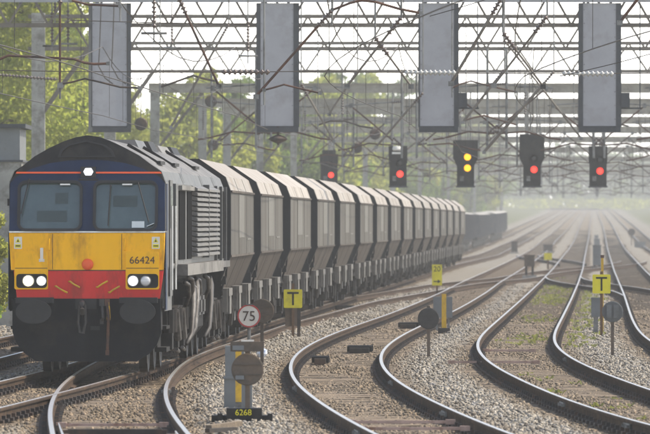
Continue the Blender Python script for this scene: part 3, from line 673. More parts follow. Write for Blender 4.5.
# ------------------------------------------------------------------ locomotive
def make_loco():
    Y0 = 119.6
    a = math.atan((LT.X(139) - LT.X(121)) / 18.0)
    L = thing('diesel_locomotive', 'dark blue, yellow and red diesel locomotive hauling the hopper wagons', 'locomotive', (-3.655, Y0, 0), -a)
    def lx(px): return (px - 86.0) / 65.0
    def lz(py): return (375.0 - py) / 65.0
    f = lambda z: .22 * max(0.0, z - 2.19)
    HW = 1.2
    # outline of the roof, seen from the front
    arch_o = [(lx(x), lz(y)) for x, y in ((9, 182), (16.6, 170), (33, 156.5), (48, 148), (62, 141.5), (74, 137.5), (85, 135.5), (97, 137), (108, 141), (122, 147.5), (137, 155.5), (158, 171), (163.5, 182))]
    arch_i = [(lx(x), lz(y)) for x, y in ((9, 183.5), (14, 177.5), (30, 169), (48, 163.5), (66, 161), (86, 160), (106, 161), (124, 163.5), (142, 169), (158, 177), (163.5, 183.5))]
    def P(outl, th, name, m, y=0.0, lean=True):
        me = panel(outl, th, name, M[m], f if lean else None); return link(name, me, L, (0, y, 0))
    P([[(lx(13), lz(270.6)), (lx(162.5), lz(270.6)), (lx(159), lz(299)), (lx(16.5), lz(299))]], .10, 'lower_panel', 'red', .05)
    P([[(lx(8.5), lz(233.2)), (lx(164), lz(233.2)), (lx(162.8), lz(270)), (lx(10.5), lz(270))]], .10, 'nose_panel', 'yellow', .05)
    P([[(lx(8.5), lz(231.4)), (lx(164), lz(231.4)), (lx(164), lz(232.9)), (lx(8.5), lz(232.9))]], .11, 'white_line', 'white', .045)
    winL = rrect(lx(18.5), lx(79.5), lz(229.5), lz(182.5), .10); winR = rrect(lx(94), lx(154.8), lz(229.5), lz(182.5), .10)
    P([[(lx(8.5), lz(231.1)), (lx(164), lz(231.1))] + arch_i[::-1], winL, winR], .10, 'windscreen_surround', 'blue', .05)
    P([arch_o + arch_i[::-1]], .10, 'roof_front', 'black', .05)
    P([[(lx(56), lz(157.5)), (lx(59), lz(150)), (lx(66), lz(145)), (lx(84), lz(140.5)), (lx(103), lz(145)), (lx(110), lz(150)), (lx(114), lz(157.5))], [(lx(59), lz(156.3)), (lx(111), lz(156.3)), (lx(107.5), lz(150.8)), (lx(101), lz(146)), (lx(84), lz(142)), (lx(67.5), lz(146)), (lx(61.5), lz(150.8))]], .03, 'hatch_rim', 'rubber', -.012)
    P([[(lx(14.5), lz(173.8)), (lx(80.5), lz(173.8)), (lx(80.5), lz(172.1)), (lx(15), lz(172.1))]], .016, 'stripe', 'orange', -.006)
    P([[(lx(93.5), lz(173.8)), (lx(160.2), lz(173.8)), (lx(159), lz(172.1)), (lx(93.5), lz(172.1))]], .016, 'stripe', 'orange', -.006)
    for (wn, x0, x1) in ((winL, 18.5, 79.5), (winR, 94, 154.8)):
        o = P([wn], .02, 'windscreen', 'glass', .045)
        ring = panel([rrect(lx(x0) - .03, lx(x1) + .03, lz(229.5) - .03, lz(182.5) + .03, .125), rrect(lx(x0) + .012, lx(x1) - .012, lz(229.5) + .012, lz(182.5) - .012, .09)], .04, 'rubber_seal', M['rubber'], f)
        link('rubber_seal', ring, o, (0, -.055, 0))
        for (ax, ay, bx, by) in (((28, 180, 20.5, 214),) if x0 < 50 else ((109.5, 186, 107.5, 226), (137, 183, 148, 222))):
            b = MB(); za, zb = lz(ay), lz(by)
            b.tube([(lx(ax), f(za) - .085, za), (lx(bx), f(zb) - .085, zb)], .011, 5); b.tube([(lx(ax), f(za) - .085, za), (lx(ax), f(za) + .0, za)], .016, 5)
            b.build('wiper', M['rubber'], o, loc=(0, -.045, 0))
        # blinds, cab back wall fittings seen through the glass
        b = MB()
        if x0 < 50:
            b.box(lx(54), lx(67), -.022, -.016, lz(204), lz(193)); b.box(lx(36), lx(66), -.022, -.016, lz(222), lz(211))
        else:
            b.box(lx(112), lx(136), -.022, -.016, lz(207), lz(196))
        for i, v in enumerate(b.v): b.v[i] = (v[0], v[1] + f(v[2]) + .008, v[2])
        b.build('cab_fitting', M['darkglass'], o)
    b = MB(); zz = lz(228)
    b.box(lx(131), lx(143.5), .02, .026, lz(228), lz(221.5)); b.build('paper_notice', M['paper'], L)
    b = MB(); b.bar((lx(146), .028, lz(226.5)), (lx(153), .028, lz(223.5)), .01, .06); b.build('paper_notice', M['paper'], L)
    for x in (64, 126): 
        b = MB(); b.box(lx(x - 5), lx(x + 5), .135, .145, lz(185.5), lz(184)); b.build('blind_clip', M['white'], L)
    # marker light on the brow
    zc = lz(172.5); b = MB(); b.box(lx(79.5), lx(94.5), f(zc) - .05, f(zc) + .03, lz(178), lz(167)); b.build('lamp_housing', M['rubber'], L)
    link('brow_lamp', panel([[(lx(82.3), lz(172)), (lx(84.2), lz(168.5)), (lx(90), lz(168.5)), (lx(92), lz(172)), (lx(90), lz(175.6)), (lx(84.2), lz(175.6))]], .02, 'brow_lamp', M['markerlamp']), L, (0, f(zc) - .06, 0))
    b = MB(); b.box(lx(77), lx(97), f(zc) - .03, f(zc) + .02, lz(181), lz(179)); b.build('grab_rail', M['rubber'], L)
    # lamp panels
    for side in (-1, 1):
        x0, x1 = (14, 47.5) if side < 0 else (125, 158.5)
        p = P([rrect(lx(x0), lx(x1), lz(289.5), lz(251.5), .03)], .03, 'lamp_panel', 'yellow', -.012)
        link('lamp_recess', panel([rrect(lx(x0 + 2), lx(x1 - 1), lz(288), lz(274), .05)], .012, 'lamp_recess', M['black']), p, (0, -.018, 0))
        b = MB(); b.box(lx(x0 + .6), lx(x1 - .6), -.019, -.0155, lz(268.6), lz(268)); b.build('panel_seam', M['rust'], p)
        def lampd(px, r, m, nm):
            T = Matrix.Translation((lx(px), 0, lz(281))) @ Matrix.Rotation(R(90), 4, 'X')
            bb = MB(); bb.lathe([(r * 1.18, 0.02), (r * 1.18, .045), (r * 1.02, .05)], 20, T); h = bb.build('lamp_bezel', M['galv'], p)
            bb = MB(); bb.lathe([(r, 0.0), (r, .05), (r * .8, .062), (r * .3, .068)], 20, T); bb.build(nm, M[m], p, True)
        if side < 0: lampd(28, .082, 'headlamp', 'headlight'); lampd(41, .07, 'markerlamp', 'marker_light')
        else: lampd(132.5, .075, 'markerlamp', 'marker_light'); lampd(145, .072, 'lampglass', 'headlight')
    P_ = text_mesh('66424', .158, 'number', M['numberink'], .004, 1.0); link('number', P_, L, (lx(141.5), -.032, lz(260.6)))
    for x0 in (13.5, 151):
        w_ = P([rrect(lx(x0), lx(x0 + 8), lz(249), lz(237), .008)], .008, 'warning_label', 'signwhite', -.003, False)
        link('warning_triangle', panel([[(lx(x0 + 1.3), lz(242.6)), (lx(x0 + 6.7), lz(242.6)), (lx(x0 + 4), lz(238))]], .004, 'warning_triangle', M['signyellow']), w_, (0, -.006, 0))
        link('warning_flash', panel([[(lx(x0 + 3), lz(242)), (lx(x0 + 5), lz(242)), (lx(x0 + 4), lz(239.6))]], .004, 'warning_flash', M['black']), w_, (0, -.008, 0))
        link('warning_band', panel([[(lx(x0 + 1), lz(248)), (lx(x0 + 7), lz(248)), (lx(x0 + 7), lz(244.4)), (lx(x0 + 1), lz(244.4))]], .004, 'warning_band', M['signyellow']), w_, (0, -.006, 0))
        link('warning_band_line', panel([[(lx(x0 + 1.6), lz(246.6)), (lx(x0 + 6.4), lz(246.6)), (lx(x0 + 6.4), lz(245.6)), (lx(x0 + 1.6), lz(245.6))]], .004, 'warning_band_line', M['black']), w_, (0, -.008, 0))
    T = Matrix.Translation((lx(87), 0, lz(264.5))) @ Matrix.Rotation(R(90), 4, 'X')
    b = MB(); b.lathe([(.088, -.01), (.088, .03), (.07, .05), (.03, .06)], 20, T); b.build('round_cover', M['orange'], L, True)
    for (ax, ay, bx, by) in ((54.5, 286.3, 66.5, 292.5), (68.4, 281.6, 78.8, 287.2), (96, 287.2, 106.5, 281.4), (108, 292.4, 118.6, 286.6)):
        b = MB(); b.tube([(lx(ax), -.0, lz(ay)), (lx(ax) + (.02 if bx > ax else -.02), -.05, lz(ay)), (lx((ax + bx) / 2), -.06, lz((ay + by) / 2)), (lx(bx), -.05, lz(by)), (lx(bx), 0, lz(by))], .015, 6)
        b.build('lamp_bracket', M['postyellow'], L)
    b = MB(); b.box(lx(39.8), lx(42.8), -.05, .0, lz(261), lz(248)); b.box(lx(38.5), lx(44), -.03, .0, lz(262), lz(259)); b.build('lamp_iron', M['signwhite'], L)
    b = MB(); b.box(lx(4.5), lx(9), .5, .62, lz(206), lz(199)); b.build('mirror', M['rubber'], L)
    for x in (52, 121): MB().box(lx(x) - .004, lx(x) + .004, -.004, .004, lz(269.5), lz(234)).build('panel_seam', M['rust'], L)
    MB().box(lx(11), lx(162), -.004, .004, lz(271), lz(270.2)).build('panel_seam', M['rust'], L)
    MB().tube([(lx(49), -.0, lz(239)), (lx(49), -.05, lz(239)), (lx(49), -.05, lz(250)), (lx(49), 0, lz(250))], .012, 6).build('handrail', M['yellow'], L)
    MB().tube([(lx(124), -.0, lz(239)), (lx(124), -.05, lz(239)), (lx(124), -.05, lz(250)), (lx(124), 0, lz(250))], .012, 6).build('handrail', M['yellow'], L)
    b = MB()
    for k in range(14):
        for zz in (235.5,): b.box(lx(14 + k * 11) - .008, lx(14 + k * 11) + .008, -.006, .002, lz(zz) - .008, lz(zz) + .008)
    b.build('rivets', M['yellow'], L)['kind'] = 'stuff'
    # plough, buffers, coupling
    P([[(lx(12), lz(298.6)), (lx(160), lz(298.6)), (lx(160.5), lz(333)), (lx(156), lz(345)), (lx(148), lz(354)), (lx(136), lz(361.3)), (lx(36), lz(361.3)), (lx(24), lz(353)), (lx(16), lz(343)), (lx(12), lz(332))]], .12, 'plough', 'valance', .03, False)
    b = MB(); b.box(lx(12), lx(160), .1, .5, lz(330), lz(299)); b.build('headstock', M['underframe'], L)
    for x in (34.5, 138):
        b = MB(); b.box(lx(x - 19), lx(x + 19), -.14, -.032, lz(303), lz(297.4)); b.lathe([(.13, 0), (.13, .3)], 16, Matrix.Translation((lx(x), -.03, lz(311.5))) @ Matrix.Rotation(R(90), 4, 'X'))
        bf = b.build('buffer', M['rubber'], L)
        o = link('buffer_plate', panel([[(lx(x) + .285 * math.cos(t) * (1 if abs(math.cos(t)) < .7 else .96), lz(311.5) + .185 * math.sin(t)) for t in [2 * math.pi * k / 32 for k in range(32)]]], .05, 'buffer_plate', M['bufferface']), bf, (0, -.35, 0))
    b = MB(); b.box(lx(75), lx(96), -.06, -.032, lz(309), lz(299)); b.build('coupling_recess', M['rubber'], L)
    b = MB(); b.tube([(lx(82), -.03, lz(303)), (lx(82), -.22, lz(304)), (lx(82.5), -.30, lz(309)), (lx(83), -.24, lz(314))], .05, 8, .035)
    b.tube([(lx(80), -.2, lz(305)), (lx(78.5), -.2, lz(322)), (lx(80), -.2, lz(332)), (lx(83.5), -.2, lz(333)), (lx(86), -.2, lz(322)), (lx(85), -.2, lz(305))], .024, 6)
    b.build('coupling_hook', M['hook'], L)
    b = MB(); b.box(lx(90), lx(99), -.06, -.032, lz(330), lz(326)); b.build('step_plate', M['rubber'], L)
    for (px, y1, m) in ((107, 353, 'rust'), (101.5, 322, 'hook')):
        b = MB(); b.box(lx(px - 2.5), lx(px + 2.5), -.11, -.03, lz(306), lz(299)); b.tube([(lx(px), -.08, lz(303)), (lx(px) + .02, -.14, lz(318)), (lx(px), -.10, lz(y1))], .024, 6)
        b.box(lx(px - 1.8), lx(px + 1.8), -.13, -.06, lz(y1 + 2), lz(y1 - 3)); b.build('brake_hose', M[m], L)
    b = MB(); b.tube([(lx(108.5), -.1, lz(302)), (lx(109.5), -.1, lz(318))], .012, 5); b.box(lx(106.5), lx(110), -.13, -.1, lz(320), lz(316)); b.build('brake_cock', M['postyellow'], L)
    # body behind the cab front
    half = [(HW - .01, .98), (HW - .01, 1.60), (HW, 1.66), (HW, lz(183)), (1.13, lz(171.5)), (.78, lz(156)), (.36, lz(141.8)), (0, lz(136.2))]
    def ring(y, k=1.0, drop=0.0, lean=False, low=None):
        r = []
        for x, z in half: r.append((x * k, y + (f(z) if lean else 0), max(z - drop, low) if low else z - drop))
        return r + [(-x, yy, z) for x, yy, z in r[:-1][::-1]]
    def shell(rings, name, mats):
        b = MB(); n = len(rings[0]); b.v = [p for r in rings for p in r]
        for i in range(len(rings) - 1):
            for k in range(n - 1):
                b.f.append((i * n + k, i * n + k + 1, (i + 1) * n + k + 1, (i + 1) * n + k)); b.m.append(1 if 4 <= k <= n - 6 else (0))
        return b.build(name, mats, L)
    shell([ring(.1, 1, 0, True), ring(1.9), ring(2.3)], 'cab', [M['sidegrey'], M['glaregrey']])
    b = MB()
    for s in (1, -1):
        b.box(s * (HW + .001), s * (HW + .012), .12, .55, 1.0, lz(232.5)); b.box(s * (HW + .001), s * (HW + .012), .35, .75, lz(231), lz(184))
    b.build('cab_corner', M['blue'], L)
    shell([ring(2.3, 1, 0, False, 1.62), ring(6.2, 1, 0, False, 1.62), ring(20.6, 1, 0, False, 1.62), ring(20.9, .96, .05, False, 1.62)], 'engine_body', [M['sidegrey'], M['glaregrey']])
    b = MB(); b.add(ring(20.9, .96, .05), [tuple(range(15))]); b.build('rear_wall', M['black'], L)
    # roof cap (black brow just behind the front) and the fittings along the roof
    b = MB(); ro = [(x * 1.006, y, z + .006) for x, y, z in ring(.09, 1, 0, True)][3:-3]; ri = [(x * 1.006, .62 - abs(x) * .25, z + .006) for x, y, z in ring(0)][3:-3]
    b.loft([ro, ri]); b.build('brow_band', M['black'], L)
    for y in (5.9, 12.4, 17.0):
        b = MB(); r0 = [(x * 1.012, y - .07, z + .02) for x, yy, z in ring(0)][3:-3]; r1 = [(x * 1.012, y + .07, z + .02) for x, yy, z in ring(0)][3:-3]; b.loft([r0, r1]); b.build('roof_band', M['black'], L)
    for (y0, y1, w_, h, m) in ((3.0, 5.4, .36, .0, 'glaregrey'), (6.6, 9.4, .46, .09, 'sidegrey'), (9.9, 11.9, .50, .10, 'black'), (13.0, 16.4, .5, .06, 'glaregrey'), (17.6, 20, .48, .08, 'black')):
        b = MB(); z = lz(141); b.loft([[(-w_, y0, z - .1), (w_, y0, z - .1), (w_ * .8, y0 + .1, lz(141.5) + h), (-w_ * .8, y0 + .1, lz(141.5) + h)], [(-w_, y1, z - .1), (w_, y1, z - .1), (w_ * .8, y1 - .1, lz(141.5) + h), (-w_ * .8, y1 - .1, lz(141.5) + h)]], True, True); b.build('roof_hatch', M[m], L)
    for y in (3.0, 7.5, 14.5):
        b = MB()
        b.bar((.46, y, lz(143)), (.95, y, lz(162.5)), .05, .03); b.bar((.98, y - .5, lz(163) + .02), (.98, y + .9, lz(163) + .02), .05, .05); b.build('roof_rail', M['black'], L)
    # right-hand side
    o = link('cab_door', MB().box(HW + .002, HW + .02, 1.25, 2.05, 1.2, 3.0).mesh('cab_door', M['sidegrey']), L)
    MB().box(HW + .02, HW + .028, 1.35, 1.95, 2.25, 2.9).build('door_window', M['glass'], o)
    for yy in (1.1, 2.2): MB().tube([(HW + .06, yy, 1.3), (HW + .06, yy, 2.6)], .018, 5).build('handrail', M['white'], L)
    MB().box(HW + .002, HW + .05, 2.42, 2.6, 1.7, 2.95).build('body_rib', M['sidegrey'], L)
    MB().box(HW + .002, HW + .016, 4.2, 6.2, 1.75, 2.85).build('side_grille', M['grille'], L)
    MB().box(HW + .002, HW + .06, 4.2, 8.6, 2.86, 2.93).build('gutter', M['glaregrey'], L)
    MB().box(HW + .002, HW + .016, 6.9, 8.3, 1.75, 2.85).build('side_grille', M['grille'], L)
    slat = MB().loft([[(HW + .005, y, -.03), (HW + .105, y, -.045), (HW + .105, y, -.005), (HW + .005, y, .042)] for y in (0, 4.05)], True, True).mesh('louvre_slat', M['louvre'])
    for c in range(2):
        for k in range(14): link('louvre_slat', slat, L, (0, 8.45 + 4.2 * c, 1.83 + .083 * k))
    MB().box(HW + .003, HW + .11, 12.53, 12.62, 1.75, 2.98).build('louvre_post', M['sidegrey'], L)
    for y in (17.2, 19.0): MB().box(HW + .002, HW + .02, y, y + 1.5, 1.7, 2.9).build('side_door', M['grille'], L)
    for y in (16.85, 18.8, 20.6): MB().box(HW + .002, HW + .05, y, y + .12, 1.66, 2.98).build('body_rib', M['sidegrey'], L)
    MB().box(HW - .02, HW + .16, 4.0, 16.9, 1.50, 1.68).build('side_sill', M['glaregrey'], L)
    MB().box(HW - .02, HW + .10, 16.9, 20.9, 1.55, 1.66).build('side_sill', M['pipes'], L)
    MB().box(-.9, .9, .3, 20.6, .95, 1.6).build('underframe', M['underframe'], L)
    # fuel tank and air gear between the bogies
    b = MB(); b.loft([[(.3, y, .35), (1.0, y, .35), (1.2, y, .6), (1.2, y, 1.25), (.9, y, 1.4), (.3, y, 1.4)] for y in (8.9, 12.6)], True, True); b.build('fuel_tank', M['underframe'], L)
    for (y0, z0, z1, m) in ((6.8, .38, 1.25, 'pipes'), (8.0, .45, 1.3, 'pipes'), (13.1, .4, 1.28, 'hook')):
        b = MB(); b.tube([(HW + .03, y0 + 1.0, z1 + .12), (HW + .07, y0 + .9, z1), (HW + .09, y0 + .5, z1 - .3), (HW + .08, y0 + .1, z0 + .15), (HW + .02, y0 - .4, z0)], .06, 8, .03); b.build('sand_pipe', M[m], L, True)
    for (y0, z0) in ((5.2, 1.28), (6.4, 1.36), (7.4, 1.22), (9.0, 1.32), (12, 1.34)):
        b = MB(); b.tube([(HW + .05, y0, z0 + .1), (HW + .09, y0 + .5, z0 + .06), (HW + .08, y0 + .9, z0 - .12), (HW, y0 + 1.1, z0 - .3)], .035, 6); b.build('air_pipe', M['pipes'], L, True)
    for y in (7.6, 10.2, 11.4, 13.9):
        b = MB(); b.box(HW - .1, HW + .05, y, y + .7, .8, 1.12); b.box(HW + .05, HW + .07, y + .1, y + .6, .85, 1.05); b.build('equipment_box', M['hook'], L)
    # bogies
    for by in (4.3, 16.8):
        bo = empty('bogie', (0, by, 0)); bo.parent = L
        b = MB()
        for s in (-1, 1):
            b.loft([[(s * 1.0, y, zt), (s * 1.14, y, zt), (s * 1.14, y, zb), (s * 1.0, y, zb)] for y, zt, zb in ((-2.5, 1.0, .72), (-1.2, 1.02, .66), (-.6, .92, .55), (.6, .92, .55), (1.2, 1.02, .66), (2.5, 1.0, .72))], True, True)
            for y in (-1.85, 0, 1.85):
                b.box(s * 1.0, s * 1.2, y - .24, y + .24, .36, .72); b.tube([(s * 1.16, y - .42, .62), (s * 1.16, y - .42, .98)], .09, 8); b.tube([(s * 1.16, y + .42, .62), (s * 1.16, y + .42, .98)], .09, 8)
        b.box(-1, 1, -.4, .4, .6, .95); b.build('bogie_frame', M['underframe'], bo)
        for y in (-.9, .9):
            b = MB(); b.tube([(1.2, y, .95), (1.22, y + .35, .5)], .06, 8); b.tube([(1.22, y - .2, .35), (1.22, y + .5, .3)], .03, 6); b.build('damper', M['pipes'], bo)
        for y in (-1.85, 0, 1.85):
            for s in (-1, 1):
                b = MB(); T = Matrix.Translation((s * .7525, y, .5)) @ Matrix.Rotation(R(90), 4, 'Y')
                b.lathe([(.5, -.065), (.5, .065), (.46, .068), (.4, .04), (.16, .05), (.14, .09)], 24, T); b.build('wheel', M['wheel'], bo)
    for s in (-1, 1):
        b = MB(); b.box(s * 1.02, s * 1.2, .5, 1.5, .35, .42); b.box(s * 1.02, s * 1.2, .5, 1.5, .7, .75); b.box(s * 1.02, s * 1.06, .5, 1.5, .35, 1.0); b.build('cab_steps', M['underframe'], L)
    return L
make_loco()

# ------------------------------------------------------------------ hopper wagons
WB, WL = 17.2, 17.9
def make_wagon():
    W = empty('hopper_wagon')
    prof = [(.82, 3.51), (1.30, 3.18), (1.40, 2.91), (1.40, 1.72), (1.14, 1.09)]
    # body: upper deck, side, lower hopper - one shell with three tones, palest on top
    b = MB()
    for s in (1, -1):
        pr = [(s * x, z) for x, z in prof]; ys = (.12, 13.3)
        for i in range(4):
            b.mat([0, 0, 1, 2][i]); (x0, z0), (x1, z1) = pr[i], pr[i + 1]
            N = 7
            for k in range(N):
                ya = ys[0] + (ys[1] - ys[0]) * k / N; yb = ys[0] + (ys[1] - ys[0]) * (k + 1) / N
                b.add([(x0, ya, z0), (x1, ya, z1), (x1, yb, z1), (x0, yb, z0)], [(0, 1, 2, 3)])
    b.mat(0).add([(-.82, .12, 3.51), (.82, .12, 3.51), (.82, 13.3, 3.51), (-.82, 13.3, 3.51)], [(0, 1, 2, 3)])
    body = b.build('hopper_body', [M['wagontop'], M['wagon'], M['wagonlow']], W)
    for y, yo in ((.02, -.06), (13.32, .06)):
        b = MB(); full = [(x, z) for x, z in prof] + [(-x, z) for x, z in prof[::-1]]
        b.loft([[(x * 1.0, y, z) for x, z in full], [(x * 1.0, y + .1, z) for x, z in full]], True, True)
        b.build('end_plate', M['wagonend'], W)
    b = MB()
    for s in (1, -1):
        pr = [(s * x, z) for x, z in prof]
        for y in (.16, 4.5, 8.9, 13.22):
            for i in range(1, 4): b.bar((pr[i][0], y, pr[i][1]), (pr[i + 1][0], y, pr[i + 1][1]), .05, .10) if False else b.loft([[(pr[i][0] - s * .02, y - .04, pr[i][1]), (pr[i][0] + s * .006, y - .04, pr[i][1]), (pr[i][0] + s * .006, y + .04, pr[i][1]), (pr[i][0] - s * .02, y + .04, pr[i][1])], [(pr[i + 1][0] - s * .02, y - .04, pr[i + 1][1]), (pr[i + 1][0] + s * .006, y - .04, pr[i + 1][1]), (pr[i + 1][0] + s * .006, y + .04, pr[i + 1][1]), (pr[i + 1][0] - s * .02, y + .04, pr[i + 1][1])]], True, True)
    b.build('side_ribs', M['wagon'], W)['kind'] = 'stuff'
    b = MB()
    for s in (1, -1): b.box(s * 1.385, s * 1.415, .12, 13.3, 1.70, 1.74); b.box(s * 1.39, s * 1.425, .12, 13.3, 2.89, 2.93)
    b.build('waist_rail', M['wagonlow'], W)
    # data panels and white marks on the side
    MB().box(1.401, 1.408, 9.2, 11.3, 2.0, 2.03).build('data_panel', M['patch'], W)
    b = MB(); b.box(1.401, 1.406, 4.6, 7.6, 2.05, 2.86); b.build('faded_patch', M['patch'], W)
    b = MB(); b.box(-1.05, 1.05, .1, 16.9, .92, 1.12); b.build('underframe', M['underframe'], W)
    br = MB(); x = 1.12
    br.box(x + .10, x + .185, 0, .10, .68, 1.12).box(x + .07, x + .22, .10, 1.84, .98, 1.12).box(x + .12, x + .20, .9, 1.84, .64, .98); brm = br.mesh('side_bracket', M['bracket'])
    for s in (1, -1):
        for y in (.8, 6.2, 11.6): link('side_bracket', brm, W, (0 if s > 0 else 0, y if s > 0 else y + 1.84, 0), (0, 0, 0 if s > 0 else math.pi))
    b = MB()
    for y in (3.4, 5.6, 7.8):
        b.loft([[(-1.0, y, 1.0), (1.0, y, 1.0), (1.0, y + 2.0, 1.0), (-1.0, y + 2.0, 1.0)], [(-.95, y + .7, .38), (.95, y + .7, .38), (.95, y + 1.3, .38), (-.95, y + 1.3, .38)]], True, True)
    b.build('discharge_chute', M['underframe'], W)
    MB().tube([(1.2, 4.6, 1.0), (1.24, 4.9, .7), (1.2, 5.1, .4)], .05, 6).build('brake_pipe', M['hook'], W); MB().tube([(1.18, 11.8, .95), (1.22, 12.0, .5)], .05, 6).build('brake_pipe', M['hook'], W)
    MB().box(1.05, 1.22, 7.0, 7.9, .45, .75).build('brake_cylinder', M['hook'], W); MB().box(1.05, 1.2, 10.4, 11, .5, .8).build('air_tank', M['hook'], W)
    b = MB(); b.tube([(1.18, .35, 1.0), (1.3, .3, 1.35), (1.32, .25, 1.6)], .022, 5); b.tube([(1.1, -.1, 1.0), (1.16, -.05, 1.5)], .03, 5); b.box(1.0, 1.3, .2, .5, 1.2, 1.35); b.box(.9, 1.2, -.15, .1, 1.0, 1.3); b.build('end_ladder', M['wagonend'], W)
    b = MB()
    for y in (-.35, 17.0): b.box(-.3, .3, y, y + .36, .85, 1.1)
    b.build('coupler', M['underframe'], W)
    wm = MB(); wm.lathe([(.42, -.065), (.42, .065), (.39, .068), (.34, .04), (.12, .05), (.1, .09)], 18, Matrix.Rotation(R(90), 4, 'Y')); wmesh = wm.mesh('wheel', M['wheel'])
    fb = MB()
    for s in (-1, 1):
        fb.loft([[(s * .96, y, zt), (s * 1.12, y, zt), (s * 1.12, y, zb), (s * .96, y, zb)] for y, zt, zb in ((-1.5, .62, .42), (-.8, .72, .38), (-.3, .85, .22), (.3, .85, .22), (.8, .72, .38), (1.5, .62, .42))], True, True)
        for y in (-.95, .95): fb.box(s * .98, s * 1.17, y - .17, y + .17, .28, .58)
        for y in (-.14, .14): fb.tube([(s * 1.1, y, .3), (s * 1.1, y, .72)], .1, 7)
    fb.box(-.95, .95, -.2, .2, .5, .9); fmesh = fb.mesh('bogie_frame', M['underframe'])
    for by in (2.5, 14.5):
        bo = empty('bogie', (0, by, 0)); bo.parent = W; link('bogie_frame', fmesh, bo)
        for y in (-.95, .95):
            for s in (-1, 1): link('wheel', wmesh, bo, (s * .7525, y, .42))
    return W
w0 = make_wagon()
for i in range(16):
    o = w0 if i == 0 else copy_tree(w0)
    y0 = 143.2 + WL * i; ya, yb = y0 + 2.5, y0 + 14.5
    a = math.atan((LT.X(yb) - LT.X(ya)) / (yb - ya))
    o.location = (LT.X(ya) - 2.5 * math.sin(a), y0, 0); o.rotation_euler = (0, random.uniform(-.004, .004), -a)
    lab = 'grey bogie hopper wagon, ' + ORD[i] + ' behind the locomotive' if i < 15 else 'grey bogie hopper wagon, last one of the rake at the hazy far end'
    tag(o, lab, 'wagon', 'hopper wagons of the train')

def make_box_wagon():
    W = empty('box_wagon'); b = MB()
    b.box(-1.3, 1.3, .2, 13.0, 1.0, 2.95)
    b.build('body', M['container'], W); b = MB()
    for y in np.linspace(.3, 12.9, 8): b.box(1.3, 1.36, y - .08, y + .08, 1.0, 2.95); b.box(-1.36, -1.3, y - .08, y + .08, 1.0, 2.95)
    for x in (-.9, -.3, .3, .9): b.box(x - .05, x + .05, .14, .2, 1.0, 2.95)
    b.build('side_ribs', M['container'], W)['kind'] = 'stuff'
    b = MB(); b.loft([[(-1.34, y, 2.952), (1.34, y, 2.952), (.9, y, 3.08), (-.9, y, 3.08)] for y in (.16, 13.04)], True, True); b.build('lid', M['tarp'], W)
    b = MB(); b.box(-1.2, 1.2, 0, 13.2, .78, 1.0); b.build('underframe', M['underframe'], W)
    for y in (2.0, 3.8, 9.4, 11.2):
        for s in (-1, 1): b = MB(); b.lathe([(.42, -.06), (.42, .06), (.1, .08)], 14, Matrix.Translation((s * .7525, y, .42)) @ Matrix.Rotation(R(90), 4, 'Y')); b.build('wheel', M['wheel'], W)
    return W
bw = make_box_wagon()
ypos = [560 + 15.2 * i for i in range(5)] + [665 + 15.2 * i for i in range(6)] + [790 + 15.2 * i for i in range(6)]
for i, y0 in enumerate(ypos):
    o = bw if i == 0 else copy_tree(bw)
    o.location = (*LL.P(y0 + 2).xy, terrain(y0)); o.rotation_euler = (math.atan((terrain(y0 + 13) - terrain(y0)) / 13), 0, -LL.ang(y0 + 6))
    tag(o, 'dark blue-grey box wagon in the haze beyond the hoppers, ' + ORD[i] + ' of its row', 'wagon', 'box wagons in the distance')

# ------------------------------------------------------------------ gantries over the line
BOT = 7.55
insul_mesh = {}
def insulator_mesh(nm, L, r, n, m):
    b = MB(); pr = [(.02, 0)]
    for k in range(n):
        z = L * (k + .2) / n; pr += [(.022, z), (r, z + L / n * .25), (r * .9, z + L / n * .45), (.022, z + L / n * .6)]
    pr.append((.02, L)); b.lathe(pr, 10); return b.mesh(nm, M[m], True)
INS = insulator_mesh('insulator', .36, .05, 5, 'porcelain'); INSW = insulator_mesh('insulator', .85, .05, 11, 'white_insulator'); INSD = insulator_mesh('insulator', .8, .05, 9, 'porcelain')

def lattice(y, top, bot, pitch, xl, xr, phase, label, leg=True, t=.075):
    g = thing('lattice_gantry', label, 'gantry', ((xl + xr) / 2, y, 0), 0, 'lattice gantries over the tracks'); cx = (xl + xr) / 2
    for z in (top, bot): MB().box(xl - cx - .3, xr - cx + .3, -.09, .09, z - t * .75, z + t * .75).build('chord', M['lattice'], g)
    h = top - bot; Ld = math.hypot(pitch / 2, h); dm = MB().box(-t * .4, t * .4, -.05, .05, 0, Ld).mesh('diagonal_brace', M['lattice'])
    pl_ = MB().box(-.09, .09, -.055, .055, -.06, .06).mesh('gusset_plate', M['lattice'])
    x = xl + phase; k = 0
    while x < xr - pitch / 2:
        up = k % 2 == 0; a = math.atan2(pitch / 2, h)
        link('diagonal_brace', dm, g, (x - cx, (.012 if up else -.012), bot if up else top), (0, a if up else math.pi - a, 0))
        link('gusset_plate', pl_, g, (x - cx, -.02, bot if up else top))
        x += pitch / 2; k += 1
    if leg:
        for s, xx in ((-1, xl), (1, xr)):
            MB().box(xx - cx - .2, xx - cx + .2, -.2, .2, -.6, top + .1).build('leg', M['concrete'], g)
            MB().bar((xx - cx - s * .15, 0, bot - 1.9), (xx - cx - s * 1.5, 0, bot), .13, .13).build('knee_brace', M['lattice'], g)
            MB().box(xx - cx - .5, xx - cx + .5, -.5, .5, -.7, .25).build('footing', M['concrete'], g)
    return g
def legs(y): return LT.X(y) - 9.3, LV.X(y) + 6.0
GY = []
xl, xr = legs(206); lattice(206, 8.14 + .35, 7.55, 1.062, xl, xr, .1, 'nearest lattice gantry carrying the grey panels, its lower chord highest in view')
xl, xr = -8.6, legs(234)[1]; lattice(234, 8.52, 7.55, 1.19, xl, xr, .35, 'second lattice gantry, its left post standing beside the trees')
